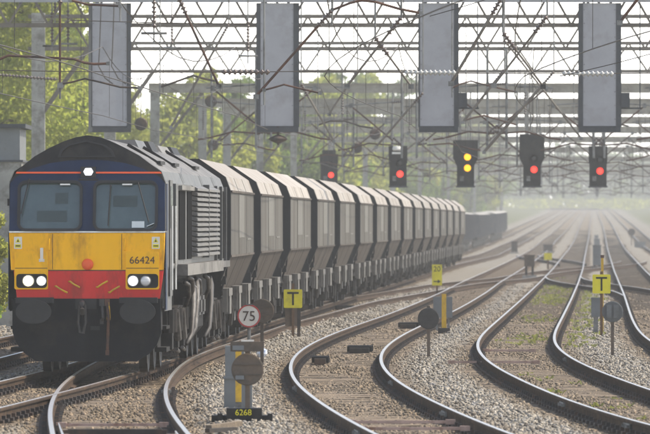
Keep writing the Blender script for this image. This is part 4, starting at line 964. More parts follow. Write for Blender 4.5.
xl, xr = -7.42, legs(269)[1]; lattice(269, 8.52, 7.55, 1.31, xl, xr, .2, 'third lattice gantry, the lowest and palest of the three lattices')
GY += [206, 234, 269]
def portal(y, i, z0=BOT, h=.34):
    xl, xr = legs(y); cx = (xl + xr) / 2; tz = terrain(y)
    g = thing('portal_gantry', 'solid beam portal gantry fading into haze, ' + ORD[i] + ' beyond the lattice gantries', 'gantry', (cx, y, tz), 0, 'solid beam gantries over the tracks')
    MB().box(xl - cx - .25, xr - cx + .25, -.16, .16, z0, z0 + h).build('beam', M['beam'], g)
    MB().box(xl - cx - .25, xr - cx + .25, -.2, .2, z0 + h, z0 + h + .05).build('beam_flange', M['beam'], g)
    for s, xx in ((-1, xl), (1, xr)):
        MB().box(xx - cx - .19, xx - cx + .19, -.19, .19, -.6, z0).build('leg', M['concrete'], g)
        MB().bar((xx - cx - s * .15, 0, z0 - 2.2), (xx - cx - s * 1.9, 0, z0), .12, .12).build('knee_brace', M['lattice'], g)
        MB().box(xx - cx - .45, xx - cx + .45, -.45, .45, -.8, .25).build('footing', M['concrete'], g)
PY = [314, 353, 377, 414, 456, 510, 580, 670, 780, 920, 1100, 1400]
for i, y in enumerate(PY): portal(y, i)
GY += PY
# mid-span fittings on the beams: pin insulators standing on the beam with feeder wires
for (y, xs) in ((269, (-7.0, -2.2, .6, 3.5, 6.9, 9.0)), (314, (-4.9, -2.4, -.8, .9, 3.4, 7.0, 10.2)), (353, (-3.0, .2, 3.0, 5.6, 9.1))):
    for k, x in enumerate(xs):
        t = thing('pin_insulator', 'dark ribbed insulator on a pin, ' + ORD[k] + ' from the left on the %s' % {269: 'palest lattice gantry', 314: 'first solid beam', 353: 'second solid beam'}[y], 'insulator', (x, y, BOT - .9), 0, 'pin insulators on the gantries')
        MB().tube([(0, 0, -1.0), (0, 0, .95)], .025, 6).build('pin', M['galv'], t); link('sheds', INSD, t, (0, 0, -.6))
        MB().tube([(-.28, 0, .35), (.28, 0, .35)], .03, 6).build('cross_piece', M['galv'], t)

# the four big grey panels hung from the front of the nearest gantry
def hanging_panel(px0, px1, rot, lab, side_l, side_r, brk=False):
    y = 205.3; s = F / y; c = (px0 + px1) / 2; X = (c - 325) / s; z0 = CAMH + (HZ - 131) / s; z1 = CAMH + (HZ - 3) / s; w_ = (px1 - px0) / s
    g = thing('hanging_sign', lab, 'panel', (X, y, z0), rot, 'grey panels hung from the gantry')
    H = z1 - z0; wl = side_l / s; wr = side_r / s
    MB().box(-w_ / 2, w_ / 2, -.04, .0, .13, H).build('face_plate', M['plate'], g)
    b = MB(); b.box(-w_ / 2 - wl, w_ / 2 + wr, .002, .36, .04, H); b.build('back_box', M['darkframe'], g)
    b = MB(); b.box(-w_ / 2 - wl, w_ / 2 + wr, -.12, .4, -.03, .10); b.build('bottom_tray', M['darkframe'], g)
    b = MB(); b.box(-w_ / 2 - wl - .02, -w_ / 2 - .002, -.06, .0, .10, H - .0); b.box(w_ / 2 + .002, w_ / 2 + wr + .02, -.06, .0, .10, H); b.build('edge_frame', M['darkframe'], g)
    b = MB()
    for sx in (-1, 1):
        for k in range(9): b.box(sx * (w_ / 2 - .03) - .012, sx * (w_ / 2 - .03) + .012, -.05, -.04, .3 + k * .36, .324 + k * .36)
    b.build('rivets', M['galv'], g)['kind'] = 'stuff'
    for sx in (-.3, .3): MB().box(sx - .04, sx + .04, .1, .16, H, H + .45).build('hanger', M['darkframe'], g)
    if brk:
        MB().box(w_ / 2 + wr + .02, w_ / 2 + wr + .24, -.1, .2, .62, 1.0).build('side_box', M['darkframe'], g)
        MB().box(w_ / 2 + wr + .02, w_ / 2 + wr + .55, .05, .1, .58, .62).build('bracket', M['darkframe'], g)
        MB().box(w_ / 2 + wr + .5, w_ / 2 + wr + .53, .05, .1, .58, 3.3).build('conduit', M['darkframe'], g)
    return g
hanging_panel(91.5, 127, R(14), 'grey hanging panel leftmost, with dark cables over its face', .5, 3.5)
hanging_panel(260.5, 293.5, 0, 'grey hanging panel crossed by a rusty slanting tube, above the hopper wagons', 3.5, 5)
hanging_panel(420, 454, 0, 'grey hanging panel above the double yellow signal, a dark box on its right side', 1, 4, True)
hanging_panel(583, 616, 0, 'grey hanging panel rightmost, a white insulator string in front of it', 4, 4.5, True)
b = MB(); b.box(-11.5, 18, 205.2, 205.42, CAMH + (HZ - 2.2) / 37.99, CAMH + (HZ + 3.5) / 37.99)
tag(b.build('mounting_beam', M['plate']), 'long pale grey beam across the top of the view carrying the hanging panels', 'beam')
for k, px in enumerate((101, 114)):
    y = 205.0; pts = [at(px, 2, y), at(px - .5, 20, y - .05), at(px - 1.5, 48, y - .08), at(px - 2.5, 66, y - .08), at(px + 4, 78, y - .08), at(px + 12, 84, y - .08)]
    b = MB(); b.tube(pts, .016, 5)
    t = b.build('hanging_cable', M['wire']); tag(t, 'thin dark cable hanging over the leftmost grey panel, %s of two' % ('left' if k == 0 else 'right'), 'cable', 'cables on the leftmost panel')
b = MB(); T = Matrix.Translation(at(278, 139, 205.3)); b.lathe([(.02, .40), (.03, .12), (.2, .05), (.26, 0), (.2, -.05), (.03, -.12), (.02, -.16)], 14, T); tag(b.build('lens_weight', M['iron'], None, True), 'small dark lens-shaped fitting hanging below the second grey panel', 'fitting')  # dark lens-shaped cable weight, gives no light

# ------------------------------------------------------------------ overhead line equipment
def cantilever_tree(s):
    """drop post on side s of the track, origin at the track centre, rail level"""
    g = empty('cantilever'); x = s * 1.75
    MB().tube([(x, 0, 4.55), (x, 0, BOT)], .04, 6).build('drop_post', M['galv'], g)
    MB().tube([(x - s * .35, 0, 5.0), (x * .35, 0, 5.06), (-s * .15, 0, 4.86), (-s * .45, 0, 4.82)], .03, 6).build('registration_arm', M['rust'], g)
    MB().tube([(x - s * .3, 0, 5.15), (0, 0, 6.35)], .03, 6).build('strut', M['rust'], g)
    MB().tube([(x, 0, 6.5), (0, 0, 6.38), (-s * .2, 0, 6.36)], .024, 6).build('stay', M['galv'], g)
    link('insulator', INS, g, (x, 0, 5.0), (0, -s * R(80), 0)); link('insulator', INS, g, (x - s * .02, 0, 5.02), (0, -s * R(50), 0)) ; link('insulator', INS, g, (x, 0, 6.5), (0, -s * R(95), 0))
    MB().box(-.06, .06, -.05, .05, 6.28, 6.44).build('clamp', M['galv'], g)
    return g
CT = {1: cantilever_tree(1), -1: cantilever_tree(-1)}
used = {1: False, -1: False}
TN = ['leftmost track', 'train track', 'middle track', 'weedy track', 'right-hand track', 'far right track']
gi = 0
for gk, y in enumerate(GY):
    for ti, ln in enumerate(MAIN):
        if gk < 1: continue
        X = ln.X(y)
        if abs(X) > .0417 * y + 2.5: continue
        s = 1 if (gk + ti) % 2 else -1
        o = copy_tree(CT[s]) if used[s] else CT[s]; used[s] = True
        o.location = (X, y - .3, terrain(y)); o.rotation_euler = (0, 0, 0)
        where = ['nearest lattice gantry', 'second lattice gantry', 'palest lattice gantry'][gk] if gk < 3 else ORD[gk - 3] + ' solid beam gantry'
        tag(o, 'overhead wire cantilever under the %s, above the %s' % (where, TN[ti]), 'cantilever', 'cantilevers holding the overhead wires')

# wires over each track
SUP = [20, 75, 130, 178] + GY
def wire_things(ti, ln):
    g = thing('overhead_wire', 'pair of thin overhead wires running along above the ' + TN[ti], 'wire', (ln.X(206), 206, 0), 0, 'overhead wires above the tracks')
    O = Vector((ln.X(206), 206, 0))
    pts = []; mes = []; dr = MB()
    for k in range(len(SUP) - 1):
        a, b_ = SUP[k], SUP[k + 1]; st0, st1 = (.2 if k % 2 else -.2), (-.2 if k % 2 else .2)
        n = 8
        for i in range(n):
            t = i / n; y = a + (b_ - a) * t
            if y < 78 or y > 1400: continue
            st = st0 + (st1 - st0) * t; p = ln.P(y, st)
            sag = 4 * t * (1 - t) * min(.75, (b_ - a) * .016)
            c = Vector((p.x, y, p.z + 4.78)); m_ = Vector((p.x * 1.0, y, p.z + 6.35 - sag))
            pts.append(c - O); mes.append(m_ - O)
            if i % 2: dr.tube([c - O, m_ - O], .006, 3, None, False)
    MB().tube(pts, .010, 4).build('contact_wire', M['wire'], g); MB().tube(mes, .011, 4).build('messenger_wire', M['wire'], g); dr.build('droppers', M['wire'], g)['kind'] = 'stuff'
for ti, ln in enumerate(MAIN): wire_things(ti, ln)

# near fittings: slanting tubes, registration arms and cross-span wires at two supports close to the camera
NZ, NB = 130.0, 206.0 - 1.2
def slant(px0, py0, px1, py1, y, r, m, lab, post=True):
    a, b_ = at(px0, py0, y), at(px1, py1, y); g = thing('slanting_tube', lab, 'tube', a, 0, 'slanting tubes of the overhead line')
    d = b_ - a; MB().tube([(0, 0, 0), d], r, 7).build('tube', M[m], g)
    MB().box(-.045, .045, -.04, .04, -.05, .03).build('end_clamp', M['galv'], g)
    q = Vector((0, 0, 1)).rotation_difference(d.normalized()).to_euler()
    link('insulator', INS, g, d, q)
    e = d + d.normalized() * .36
    if post: MB().tube([e, (e.x, 0, 8.4 - a.z if y > 150 else 9.0 - a.z)], .017, 6).build('hanger', M['galv'], g)
    return g
slant(256, 96, 318, 26, NZ, 0.022, 'rust', 'rusty slanting tube crossing the second grey panel')
slant(219, 86, 186, 14, NZ, .022, 'rust', 'thin rusty tube slanting down to the right between the first two panels')
slant(171, 127, 222, 36, NB, .032, 'lattice', 'grey-brown tube slanting up to the right beside the second panel')
slant(451, 83, 492, 14, NZ, .026, 'lattice', 'brown tube slanting up from the right edge of the third panel')
slant(463, 122, 496, 80, NB, .035, 'lattice', 'short dark tube slanting up just right of the third panel')
slant(484, 152, 545, 82, NB, .040, 'lattice', 'thick grey tube slanting up to the right over the red signal')
slant(581, 138, 512, 50, NB, .026, 'lattice', 'long thin tube slanting down to the left edge of the fourth panel')
slant(494, 85, 534, 33, NZ, .018, 'lattice', 'thin tube slanting up to a ribbed insulator between third and fourth panels')
slant(543, 86, 516, 50, NZ, .018, 'lattice', 'thin tube slanting down to the right between third and fourth panels')
slant(347, 86, 388, 34, NZ, .020, 'lattice', 'thin tube slanting up to the right between second and third panels')
slant(411, 86, 388, 55, NZ, .018, 'lattice', 'short tube slanting down to the left edge of the third panel')
slant(376, 147, 414, 103, NB, .028, 'lattice', 'dark tube slanting up above the red signal left of the third panel')
slant(334, 141, 308, 96, NB, .028, 'lattice', 'dark tube slanting down to the right beside the second panel')
slant(329, 114, 350, 82, NB, .026, 'lattice', 'tube slanting up to the right above the hopper wagons')
slant(620, 22, 640, -4, NZ, .026, 'rust', 'rusty tube slanting up beside the fourth panel in the top right corner')
slant(60, 85, 60, 4, NZ, .02, 'rust', 'thin upright rusty rod left of the first panel')
def reg_arm(pts, y, r, m, lab):
    P0 = at(*pts[0], y); g = thing('registration_arm', lab, 'arm', P0, 0, 'registration arms near the camera')
    q = [at(px, py, y) - P0 for px, py in pts]; MB().tube(q, r, 7).build('tube', M[m], g)
    for k in (0, -1): MB().box(q[k].x - .03, q[k].x + .03, -.035, .035, q[k].z - .03, q[k].z + .03).build('end_clamp', M['galv'], g)
    # drop post that carries the arm
    MB().tube([(q[0].x, .05, q[0].z - .25), (q[0].x, .05, 9.0 - P0.z if y < 150 else 8.4 - P0.z)], .016, 6).build('drop_post', M['galv'], g)
reg_arm([(-14, 66), (0, 59), (8, 55.5), (40, 57), (74, 59), (84, 62.5), (94, 64), (108, 63.5)], NZ, .022, 'rust', 'long rusty bent arm at the left in front of the first panel')
reg_arm([(60, 84), (72, 82), (85, 78.5), (100, 82), (120, 87), (140, 88)], NZ, .016, 'iron', 'dark bent arm low in front of the first panel')
reg_arm([(160, 87), (175, 82), (193, 75.5), (206, 79), (216, 81)], NB, .03, 'iron', 'dark bent arm left of the second panel')
reg_arm([(264, 90), (272, 88), (284, 84.5), (300, 88.5), (320, 93)], NZ, .016, 'rust', 'thin rusty bent arm across the foot of the second panel')
reg_arm([(452, 88), (460, 84), (471, 81), (490, 86), (516, 92)], NB, .022, 'rust', 'rusty bent arm low between the third panel and the signals')
reg_arm([(466, 120), (474, 117.5), (484, 115.5), (500, 120), (517, 125)], NB + 28, .026, 'rust', 'rusty bent arm just above the double yellow signal')
reg_arm([(332, 10), (350, 3), (362, 0), (376, 2), (400, 9), (421, 13)], NZ, 0.022, 'rust', 'thick rusty bent arm at the top between second and third panels')
reg_arm([(120, 6), (100, 5), (88, 4.5), (70, 0)], NZ, .02, 'rust', 'rusty arm along the top of the first panel')
reg_arm([(318, 125), (330, 121), (345, 121), (360, 126), (372, 128)], NB + 28, .026, 'iron', 'dark curved arm above the hopper wagons between second and third panels')
reg_arm([(574, 118), (590, 124), (610, 122), (628, 126)], 269, .03, 'iron', 'dark bent arm beneath the fourth panel')
def cross_wire(p0, p1, y0, y1, lab, ins=(), white=()):
    a, b_ = at(*p0, y0), at(*p1, y1); g = thing('cross_wire', lab, 'wire', a, 0, 'wires crossing above the tracks'); d = b_ - a
    n = 10; L = d.length
    pts = [d * (i / n) - Vector((0, 0, .004 * L * 4 * (i / n) * (1 - i / n))) for i in range(n + 1)]
    MB().tube(pts, .008, 5).build('span_wire', M['wire'], g); q = Vector((0, 0, 1)).rotation_difference(d.normalized()).to_euler()
    for t in ins: link('insulator', INSD, g, d * t - Vector((0, 0, .016 * L * t * (1 - t))), q)
    for t in white: link('insulator', INSW, g, d * t - Vector((0, 0, .016 * L * t * (1 - t))), q)
cross_wire((-20, 70), (330, 71), NZ - 1, NZ - 1, 'thin cross wire with a dark insulator string left of the second panel', (.69,))
cross_wire((330, 71), (662, 73), NZ - 1, NZ - 1, 'thin cross wire with white insulator strings on the third and fourth panels', (), (.225, .70))
cross_wire((560, 76), (664, 50), NZ - 2, NZ - 6, 'thin wire rising to the right past the fourth panel')
cross_wire((430, 16), (520, -12), NZ - 2, NZ - 5, 'thin wire rising to the right from the third panel')
cross_wire((-10, 74), (70, 80), NB - 1, NB - 1, 'wire with ribbed insulator low at the left edge', (.1, .45))
cross_wire((-20, 22), (100, 20), NB + 10, NB + 10, 'thin level wire above the left-hand trees')
cross_wire((70, 20), (252, 24), NZ + 3, NZ + 3, 'thin level wire behind the first panel')
cross_wire((150, 60), (255, 96), NB, NB + 20, 'thin wire falling to the right between first and second panels')
for k, (px, py, y) in enumerate(((52, 42, 206), (68, 40, 206), (154, 28, 150), (248, 52, 200), (172, 44, 215), (55, 12, 206))):
    t = thing('hanging_insulator', 'dark ribbed insulator hanging upright, ' + ['beside the left mast', 'just right of the left mast', 'by the first panel top right', 'beside the second panel left edge', 'between the first two panels', 'high above the left mast'][k], 'insulator', at(px, py, y), 0, 'hanging insulators')
    link('sheds', INSD, t); MB().tube([(0, 0, -.3), (0, 0, 8.4 - at(px, py, y).z)], .018, 5).build('rod', M['galv'], t); MB().tube([(-.25, 0, -.1), (.25, 0, -.1)], .03, 6).build('cross_piece', M['galv'], t)
for k, (px, py, y) in enumerate(((211, 101, 300), (141, 124, 280), (213, 145, 330), (375, 134, 330), (357, 148, 340))):
    t = thing('pulley_wheel', 'small dark tension pulley wheel hanging under the gantries, ' + ['largest, left of the second panel', 'by the foot of the first panel', 'above the first hopper wagon', 'left of the third panel foot', 'above the fourth hopper wagon'][k], 'pulley', at(px, py, y), 0, 'tension pulleys')
    b = MB(); b.lathe([(.05, -.06), (.2, -.06), (.24, -.02), (.24, .02), (.2, .06), (.05, .06)], 16, Matrix.Rotation(R(90), 4, 'X')); b.build('wheel', M['iron'], t); MB().tube([(0, 0, .2), (0, 0, 7.6 - at(px, py, y).z)], .018, 5).build('hanger', M['wire'], t)

# ------------------------------------------------------------------ colour light signals under the first solid beam
def signal(px, lamps, kind, lab, y=313.2, top=140, lampm='redlamp'):
    s = F / y; X = (px - 325) / s
    Z = lambda py: CAMH + (HZ - py) / s
    zb = Z(186); g = thing('colour_light_signal', lab, 'signal', (X, y, zb), 0, 'colour light signals under the gantry')
    def z(py): return Z(py) - zb
    hw = 8.6 / s
    if kind == 'wide':
        out = [(-12.5 / s, z(top)), (12.5 / s, z(top)), (12.5 / s, z(158)), (hw, z(166)), (hw, z(186)), (-hw, z(186)), (-hw, z(166)), (-12.5 / s, z(158))]
    else: out = [(-hw - .03, z(top + 6)), (hw + .03, z(top + 6)), (hw + .03, z(163)), (hw, z(163.5)), (hw, z(186)), (-hw, z(186)), (-hw, z(163.5)), (-hw - .03, z(163))]
    link('backboard', panel([out], .06, 'backboard', M['black']), g)
    MB().box(-hw * .8, hw * .8, .03, .32, .05, z(150)).build('lamp_case', M['black'], g)
    MB().tube([(-hw * .6, .1, z(150)), (-hw * .6, .1, BOT + .05 - zb)], .035, 6).build('hanger', M['galv'], g); MB().tube([(hw * .6, .1, z(150)), (hw * .6, .1, BOT + .05 - zb)], .035, 6).build('hanger', M['galv'], g)
    MB().box(-hw * 1.1, hw * 1.1, -.25, .3, -.06, -.0).build('platform', M['darkframe'], g)
    allz = list(lamps) + ([] if len(lamps) > 1 else [lamps[0] - 11])
    for i, py in enumerate(allz):
        T = Matrix.Translation((2.0 / s, 0, z(py))) @ Matrix.Rotation(R(90), 4, 'X')
        b = MB(); r = .135
        n = 14; v = []
        for k in range(n + 1):
            a = math.pi * (-.15 + 1.3 * k / n); v.append((math.cos(a) * r * 1.25, math.sin(a) * r * 1.25))
        b.loft([[(2.0 / s + x, -.03, z(py) + q) for x, q in v], [(2.0 / s + x, -.26, z(py) + q) for x, q in v]]); b.build('hood', M['black'], g)
        b = MB(); b.lathe([(r, .0), (r, .045), (r * .75, .06), (r * .3, .068)], 18, T); b.build('lamp', M[lampm] if i < len(lamps) else M['darklens'], g, True)
    b = MB(); b.box(-hw * .65, -hw * .2, -.05, -.03, z(181), z(176)); b.build('number_plate', M['galv'], g)
    return g
signal(465.5, (157, 168), 'wide', 'signal showing two yellow lights, one above the other', lampm='amberlamp')
signal(398, (174,), 'narrow', 'signal showing red just left of the double yellow signal')
signal(532, (169.5,), 'wide', 'signal showing red between the third and fourth grey panels', top=134)
signal(598, (171,), 'narrow', 'signal showing red below the rightmost grey panel')
signal(329, (175,), 'narrow', 'signal showing red leftmost, above the hopper wagons', y=376.2, top=148)
b_ = MB(); T = Matrix.Translation(at(397, 149, 313.0)); b_.lathe([(.02, .12), (.16, .1), (.19, .0), (.16, -.06)], 12, T); b_.box(-.2, .2, -.05, .05, -.2, -.12, T)
tag(b_.build('pale_lamp_cover', M['white'], None), 'small white domed cover above the red signal left of the double yellow', 'cover')

# ------------------------------------------------------------------ lineside signs and equipment
def foot(px, py, h=-.12):
    y = zy(py, h); return Vector(((px - 325) / F * y, y, h)), F / y
def disc_sign(px, base, cy, r, m, lab, rects=(), top=None):
    p, s = foot(px, base); g = thing('disc_signal', lab, 'signal', p, 0); zc = (base - cy) / s; rr = r / s
    MB().box(-.03, .03, .0, .05, -.3, zc + (rr if top is None else (cy - top) / s)).build('post', M['discbrown'], g)
    T = Matrix.Translation((0, -.02, zc)) @ Matrix.Rotation(R(90), 4, 'X')
    b = MB(); b.lathe([(rr, -.012), (rr, .012), (rr - .015, .018)], 32, T); d = b.build('disc', M[m], g)
    b = MB(); b.box(-rr * .85, rr * .85, -.052, -.041, zc + rr * .28, zc + rr * .36); b.box(-rr * .85, rr * .85, -.052, -.041, zc - rr * .36, zc - rr * .28); b.build('stiffener', M[m], g)
    for (x0, x1, y0, y1, mm) in rects:
        MB().box(x0 / s, x1 / s, -.066, -.045, (base - y1) / s, (base - y0) / s).build('face_plate', M[mm], g)
    return g, p, s
g, p, s = disc_sign(247.5, 419, 369.5, 16.2, 'discbrown', 'brown round signal disc on a black base box in front of the grey cabinet', ((-12, -3.5, 375.5, 379.5, 'cabinet'), ), 341)
MB().box(-17 / s, 16.5 / s, -.10, -.04, (419 - 351.5) / s, (419 - 341.5) / s).build('cross_board', M['discbrown'], g)
MB().box(-15 / s, -3.5 / s, -.125, -.10, (419 - 350) / s, (419 - 345.5) / s).build('face_plate', M['cabinet'], g)
MB().box(-.08, .08, -.06, .06, (419 - 342) / s, (419 - 340) / s).build('post_cap', M['signwhite'], g)
bx = MB().box(-21 / s, 14.5 / s, -.16, .18, -.1, (419 - 408) / s).build('base_box', M['black'], g)
link('number', text_mesh('6268', 6.2 / s * 1.35, 'number', M['signyellow'], .006), bx, (-4.0 / s, -.165, (419 - 412.5) / s))
MB().box(-36 / s, 25 / s, -.05, .3, -.1, (419 - 415.5) / s).build('base_rail', M['black'], g)
for a in (-30, -12, 6, 20): MB().box(a / s, (a + 5) / s, -.1, .0, -.05, (419 - 413.5) / s).build('rail_foot', M['black'], g)
# cabinet behind it
p, s = foot(238, 406); c = thing('equipment_cabinet', 'grey two-part lineside cabinet behind the brown disc signal', 'cabinet', p)
MB().box(-14 / s, 14 / s, 0, .4, -.1, (406 - 378) / s).build('lower_case', M['cabinet'], c); MB().box(-13 / s, 6 / s, .03, .36, (406 - 378) / s, (406 - 346) / s).build('upper_case', M['cabinet'], c)
MB().box(-14.6 / s, 14.6 / s, -.03, .42, (406 - 379) / s, (406 - 377) / s).build('lid', M['cabinet'], c)
p2, s2 = foot(238.5, 407); t = thing('marker_post', 'short yellow marker post against the grey cabinet', 'post', p2)
MB().box(-3 / s2, 3 / s2, -.05, .0, 0, (407 - 349) / s2).build('board', M['postyellow'], t); MB().box(-3.2 / s2, 3.2 / s2, -.06, .01, -.1, 5 / s2).build('foot', M['galv'], t)
# 75 speed sign
p, s = foot(249, 372); t = thing('speed_sign', 'round white 75 speed sign with red rim on a thin post', 'sign', p); zc = (372 - 316) / s; rr = 11.6 / s
MB().tube([(0, .03, -.3), (0, .03, zc)], .03, 8).build('post', M['galv'], t)
link('rim', panel([circ(0, zc, rr, 40), circ(0, zc, rr * .87, 40)], .03, 'rim', M['signred']), t); link('face', panel([circ(0, zc, rr * .872, 40)], .02, 'face', M['signwhite']), t)
link('number', text_mesh('75', rr * 1.22, 'number', M['numberink'], .006, .95), t, (0, -.017, zc - .01)); MB().box(-.05, .05, -.03, .04, zc + rr * .93, zc + rr * 1.03).build('top_clip', M['galv'], t)
disc_sign(262, 362, 311, 12.2, 'discbrown', 'small brown round disc seen from behind beside the 75 sign')
# T boards
def t_board(px, base, c, w_, h, lab, under=None, pole_top=None):
    p, s = foot(px, base); t = thing('speed_board', lab, 'sign', p, 0, 'yellow T boards'); z0, z1 = (base - c - h / 2) / s, (base - c + h / 2) / s; hw = w_ / 2 / s
    MB().box(-.03, .03, .012, .06, -.3, z1 + ((pole_top or 3) / s)).build('post', M['postwood'], t)
    link('board', panel([rrect(-hw, hw, z0, z1, .025)], .02, 'board', M['signyellow']), t)
    k = hw * .62; th = hw * .2
    link('letter', panel([[(-k, z1 - hw * .28), (-k, z1 - hw * .28 - th), (-th / 2, z1 - hw * .28 - th), (-th / 2, z0 + hw * .3), (th / 2, z0 + hw * .3), (th / 2, z1 - hw * .28 - th), (k, z1 - hw * .28 - th), (k, z1 - hw * .28)]], .008, 'letter', M['black']), t, (0, -.013, 0))
    if under: MB().box(-hw * .85, hw * .85, .065, .085, z0 - under / s, z0 + .05).build('back_board', M['discbrown'], t); MB().box(.09, .16, .06, .12, -.2, z0).build('second_post', M['iron'], t)
    return t
t_board(293, 335, 298.7, 18.5, 18.5, 'yellow square T board left, beside the hopper wagons', 18, 6)
t_board(601.5, 335, 284, 18, 19, 'yellow square T board right, between the weedy track and the right-hand track')
p, s = foot(602.5, 331); t = thing('marker_pole', 'thin orange-brown pole rising above the right T board', 'post', p)
MB().box(-.028, .028, .1, .14, -.2, (331 - 256) / s).build('pole', M['postyellow'], t); MB().box(-.04, .04, .09, .15, (331 - 258) / s, (331 - 255) / s).build('cap', M['rust'], t)
p, s = foot(596, 332); t = thing('post_box', 'small grey box on a short post below the right T board', 'box', p)
MB().box(-4.5 / s, 4.5 / s, 0, .2, (332 - 317) / s, (332 - 299) / s).build('case', M['cabinet'], t); MB().box(-.05, .05, .05, .12, -.2, (332 - 317) / s).build('post', M['galv'], t); MB().box(-5 / s, 5 / s, -.02, .22, (332 - 299) / s, (332 - 297.5) / s).build('lid', M['cabinet'], t)
disc_sign(612.5, 354, 311.8, 10.6, 'discgrey', 'grey round disc with two pale plates in front of the right T board', ((-6, -1, 305, 318, 'cabinet'), (1, 6, 305, 318, 'cabinet')), 301)
disc_sign(428.5, 354.5, 318.5, 10.8, 'discdark', 'dark round disc on a thin post right of the middle track', (), 306)
p, s = foot(444, 331); t = thing('marker_post', 'narrow yellow marker post beside the middle track', 'post', p)
MB().box(-2.3 / s, 2.3 / s, 0, .05, -.2, (331 - 294) / s).build('board', M['postyellow'], t); MB().box(-6 / s, 6 / s, -.05, .15, -.05, 3 / s).build('foot', M['iron'], t)
p, s = foot(443, 328); t = thing('post_box', 'grey square box on posts behind the narrow yellow marker post', 'box', p)
MB().box(-9.5 / s, 9.5 / s, .2, .5, (328 - 318) / s, (328 - 297) / s).build('case', M['cabinet'], t); MB().box(-7 / s, -5 / s, .3, .36, -.2, (328 - 318) / s).build('leg', M['galv'], t); MB().box(5 / s, 7 / s, .3, .36, -.2, (328 - 318) / s).build('leg', M['galv'], t)
# 20 -> board
p, s = foot(437, 294); t = thing('speed_board', 'yellow upright board reading 20 with an arrow, beside the end of the train', 'sign', p); z1 = (294 - 264.5) / s; z0 = (294 - 285.5) / s; hw = 5.0 / s
link('board', panel([rrect(-hw, hw, z0, z1, .02)], .02, 'board', M['signyellow']), t); MB().box(-.03, .03, .012, .05, -.2, z0 + .1).build('post', M['postwood'], t)
link('number', text_mesh('20', hw * 1.5, 'number', M['black'], .008, .95), t, (0, -.013, z1 - hw * .95))
zz = z0 + hw * .8; link('arrow', panel([[(-hw * .7, zz - hw * .1), (hw * .15, zz - hw * .1), (hw * .15, zz - hw * .38), (hw * .75, zz), (hw * .15, zz + hw * .38), (hw * .15, zz + hw * .1), (-hw * .7, zz + hw * .1)]], .008, 'arrow', M['black']), t, (0, -.013, 0))
p, s = foot(548, 268); t = thing('speed_board', 'small plain yellow board far off between the middle and weedy tracks', 'sign', p)
link('board', panel([rrect(-4 / s, 4 / s, (268 - 260) / s, (268 - 253) / s, .02)], .03, 'board', M['signyellow']), t); MB().box(-.05, .05, .02, .07, -.2, (268 - 258) / s).build('post', M['postwood'], t)
# small ground signals and location cases in the distance
def loc_case(px, base, w_, h, lab, legs_=False, m='discbrown'):
    p, s = foot(px, base); t = thing('ground_signal', lab, 'signal', p, 0, 'small ground signals and cases in the distance')
    lo = h * (.5 if legs_ else .12)
    MB().box(-w_ / 2 / s, w_ / 2 / s, 0, .35, lo / s, h / s).build('case', M[m], t)
    MB().box(-w_ * .56 / s, w_ * .56 / s, -.03, .38, h / s, h / s + .05).build('lid', M[m], t)
    for x in (-.32, .32): MB().box(x * w_ / s - .05, x * w_ / s + .05, .1, .2, -.2, lo / s).build('leg', M['iron'], t)
    MB().box(-w_ * .7 / s, w_ * .7 / s, -.1, .4, -.15, .08).build('base', M['concrete'], t)
loc_case(529.5, 277, 10, 21, 'brown box on two legs beside the middle track near the crossover', True)
loc_case(514.5, 253, 6, 11, 'small dark case with ribs left of the middle track, in haze', False, 'iron')
loc_case(597, 268, 8, 22, 'tall grey ground signal between the weedy and right-hand tracks', False, 'cabinet')
loc_case(597, 251, 6, 12, 'smaller grey ground signal behind the tall one', False, 'cabinet')
loc_case(596.5, 238, 4, 8, 'third, farthest grey ground signal in the row', False, 'cabinet')
loc_case(548, 252, 9, 7, 'low dark case behind the small yellow board', False, 'iron')
loc_case(640, 247, 11, 6, 'low grey case right of the right-hand track', False, 'cabinet')
p, s = foot(631.5, 245); t = thing('disc_signal', 'tiny dark disc on a post at the far right in haze', 'signal', p); MB().box(-.04, .04, 0, .06, -.2, 16 / s).build('post', M['iron'], t)
b = MB(); b.lathe([(3.6 / s, -.02), (3.6 / s, .02)], 16, Matrix.Translation((0, -.02, 15 / s)) @ Matrix.Rotation(R(90), 4, 'X')); b.build('disc', M['iron'], t)
# flat metal trays between the rails
for k, (ln, y, lab) in enumerate(((LM, 152, 'dark flat tray between the middle rails, nearest the camera'), (LM, 187, 'dark flat tray between the middle rails, second'), (LM, 205, 'dark flat tray between the middle rails, farthest'), (LB, 225, 'dark flat tray on the crossing track by the train'), (LM, 140, 'small dark tray by the left rail of the middle track'))):
    w_ = .19 if k < 4 else .10; o = .15 if k < 4 else -.35
    t = thing('track_tray', lab, 'tray', ln.P(y, o, -.19), -ln.ang(y), 'dark trays between the rails')
    MB().box(-w_, w_, -.9, .9, 0, .10).build('tray', M['iron'], t); b = MB()
    for q in (-.6, -.2, .2, .6): b.box(-w_ - .05, w_ + .05, q - .06, q + .06, .02, .13)
    b.build('clamp', M['black'], t)
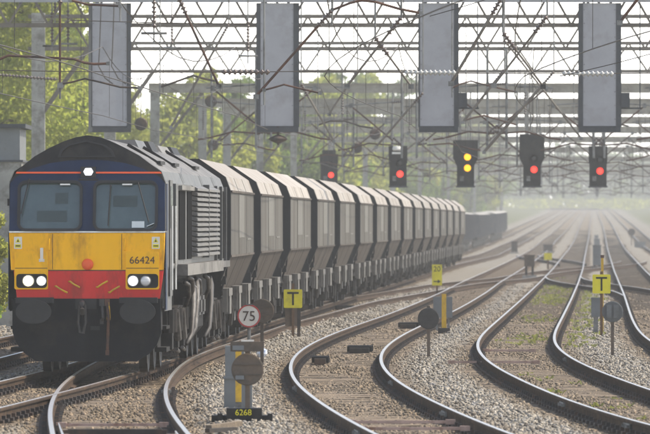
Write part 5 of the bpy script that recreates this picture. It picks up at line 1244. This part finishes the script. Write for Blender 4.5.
# timber, litter
p, s = foot(226, 427, -.10); t = thing('timber_baulk', 'weathered pale timber lying on the ballast left of the disc signal base', 'timber', p)
MB().bar((-17 / s, -.3, .0), (13 / s, .5, .03), .08, .06).build('baulk', M['sleeper'], t); MB().bar((-18 / s, -.6, -.03), (9 / s, .1, -.03), .06, .05).build('batten', M['iron'], t)
p, s = foot(262, 356, -.1); b = MB(); r_ = random.Random(4)
rings = [[(math.cos(a) * rr * r_.uniform(.7, 1.2), math.sin(a) * rr * r_.uniform(.7, 1.2), z) for a in [k * math.pi / 4 for k in range(8)]] for rr, z in ((.05, -.02), (.09, .04), (.08, .11), (.03, .15))]
b.loft(rings, True, True); o = b.build('litter_bag', M['litter'], None, False, p); tag(o, 'crumpled blue and white litter lying on the ballast beside the disc signal', 'litter')
# ------------------------------------------------------------------ grey cabin at the left edge
p = Vector((-10.3, 186, 0)); c = thing('relay_cabin', 'grey flat-roofed cabin on a raised base at the left edge behind the bushes', 'cabin', p)
s = F / 186
zt = CAMH + (HZ - 128) / s; zm = CAMH + (HZ - 162) / s
MB().box(-3.5, 3.06, 0, 4, -.6, zm).build('base_wall', M['concrete'], c); MB().box(-3.4, 3.02, .05, 3.9, zm + .05, zt).build('upper_wall', M['cabinet'], c)
MB().box(-3.6, 3.16, -.08, 4.1, zt, zt + .10).build('roof', M['darkframe'], c); MB().box(-3.55, 3.10, -.05, 4.05, zm, zm + .05).build('ledge', M['darkframe'], c)
MB().box(1.7, 2.0, -.02, .05, zm + .35, zm + .75).build('vent', M['black'], c)
MB().lathe([(.16, -.03), (.16, .03)], 16, Matrix.Translation((2.35, .03, zm + .55)) @ Matrix.Rotation(R(90), 4, 'X')).build('round_vent', M['black'], c)

# ------------------------------------------------------------------ haze: the air itself, one closed box
hb = MB().box(-650, 650, -60, 2760, -2.2, 34.5); hm = bpy.data.materials.new('haze'); hm.use_nodes = True; n = hm.node_tree.nodes
n.remove(n['Principled BSDF']); pv = n.new('ShaderNodeVolumePrincipled'); pv.inputs['Color'].default_value = (.76, .76, .735, 1); pv.inputs['Density'].default_value = HAZE; pv.inputs['Anisotropy'].default_value = .25
hm.node_tree.links.new(pv.outputs[0], n['Material Output'].inputs['Volume'])
if HAZE > 0: hz = hb.build('haze', hm); hz['kind'] = 'stuff'
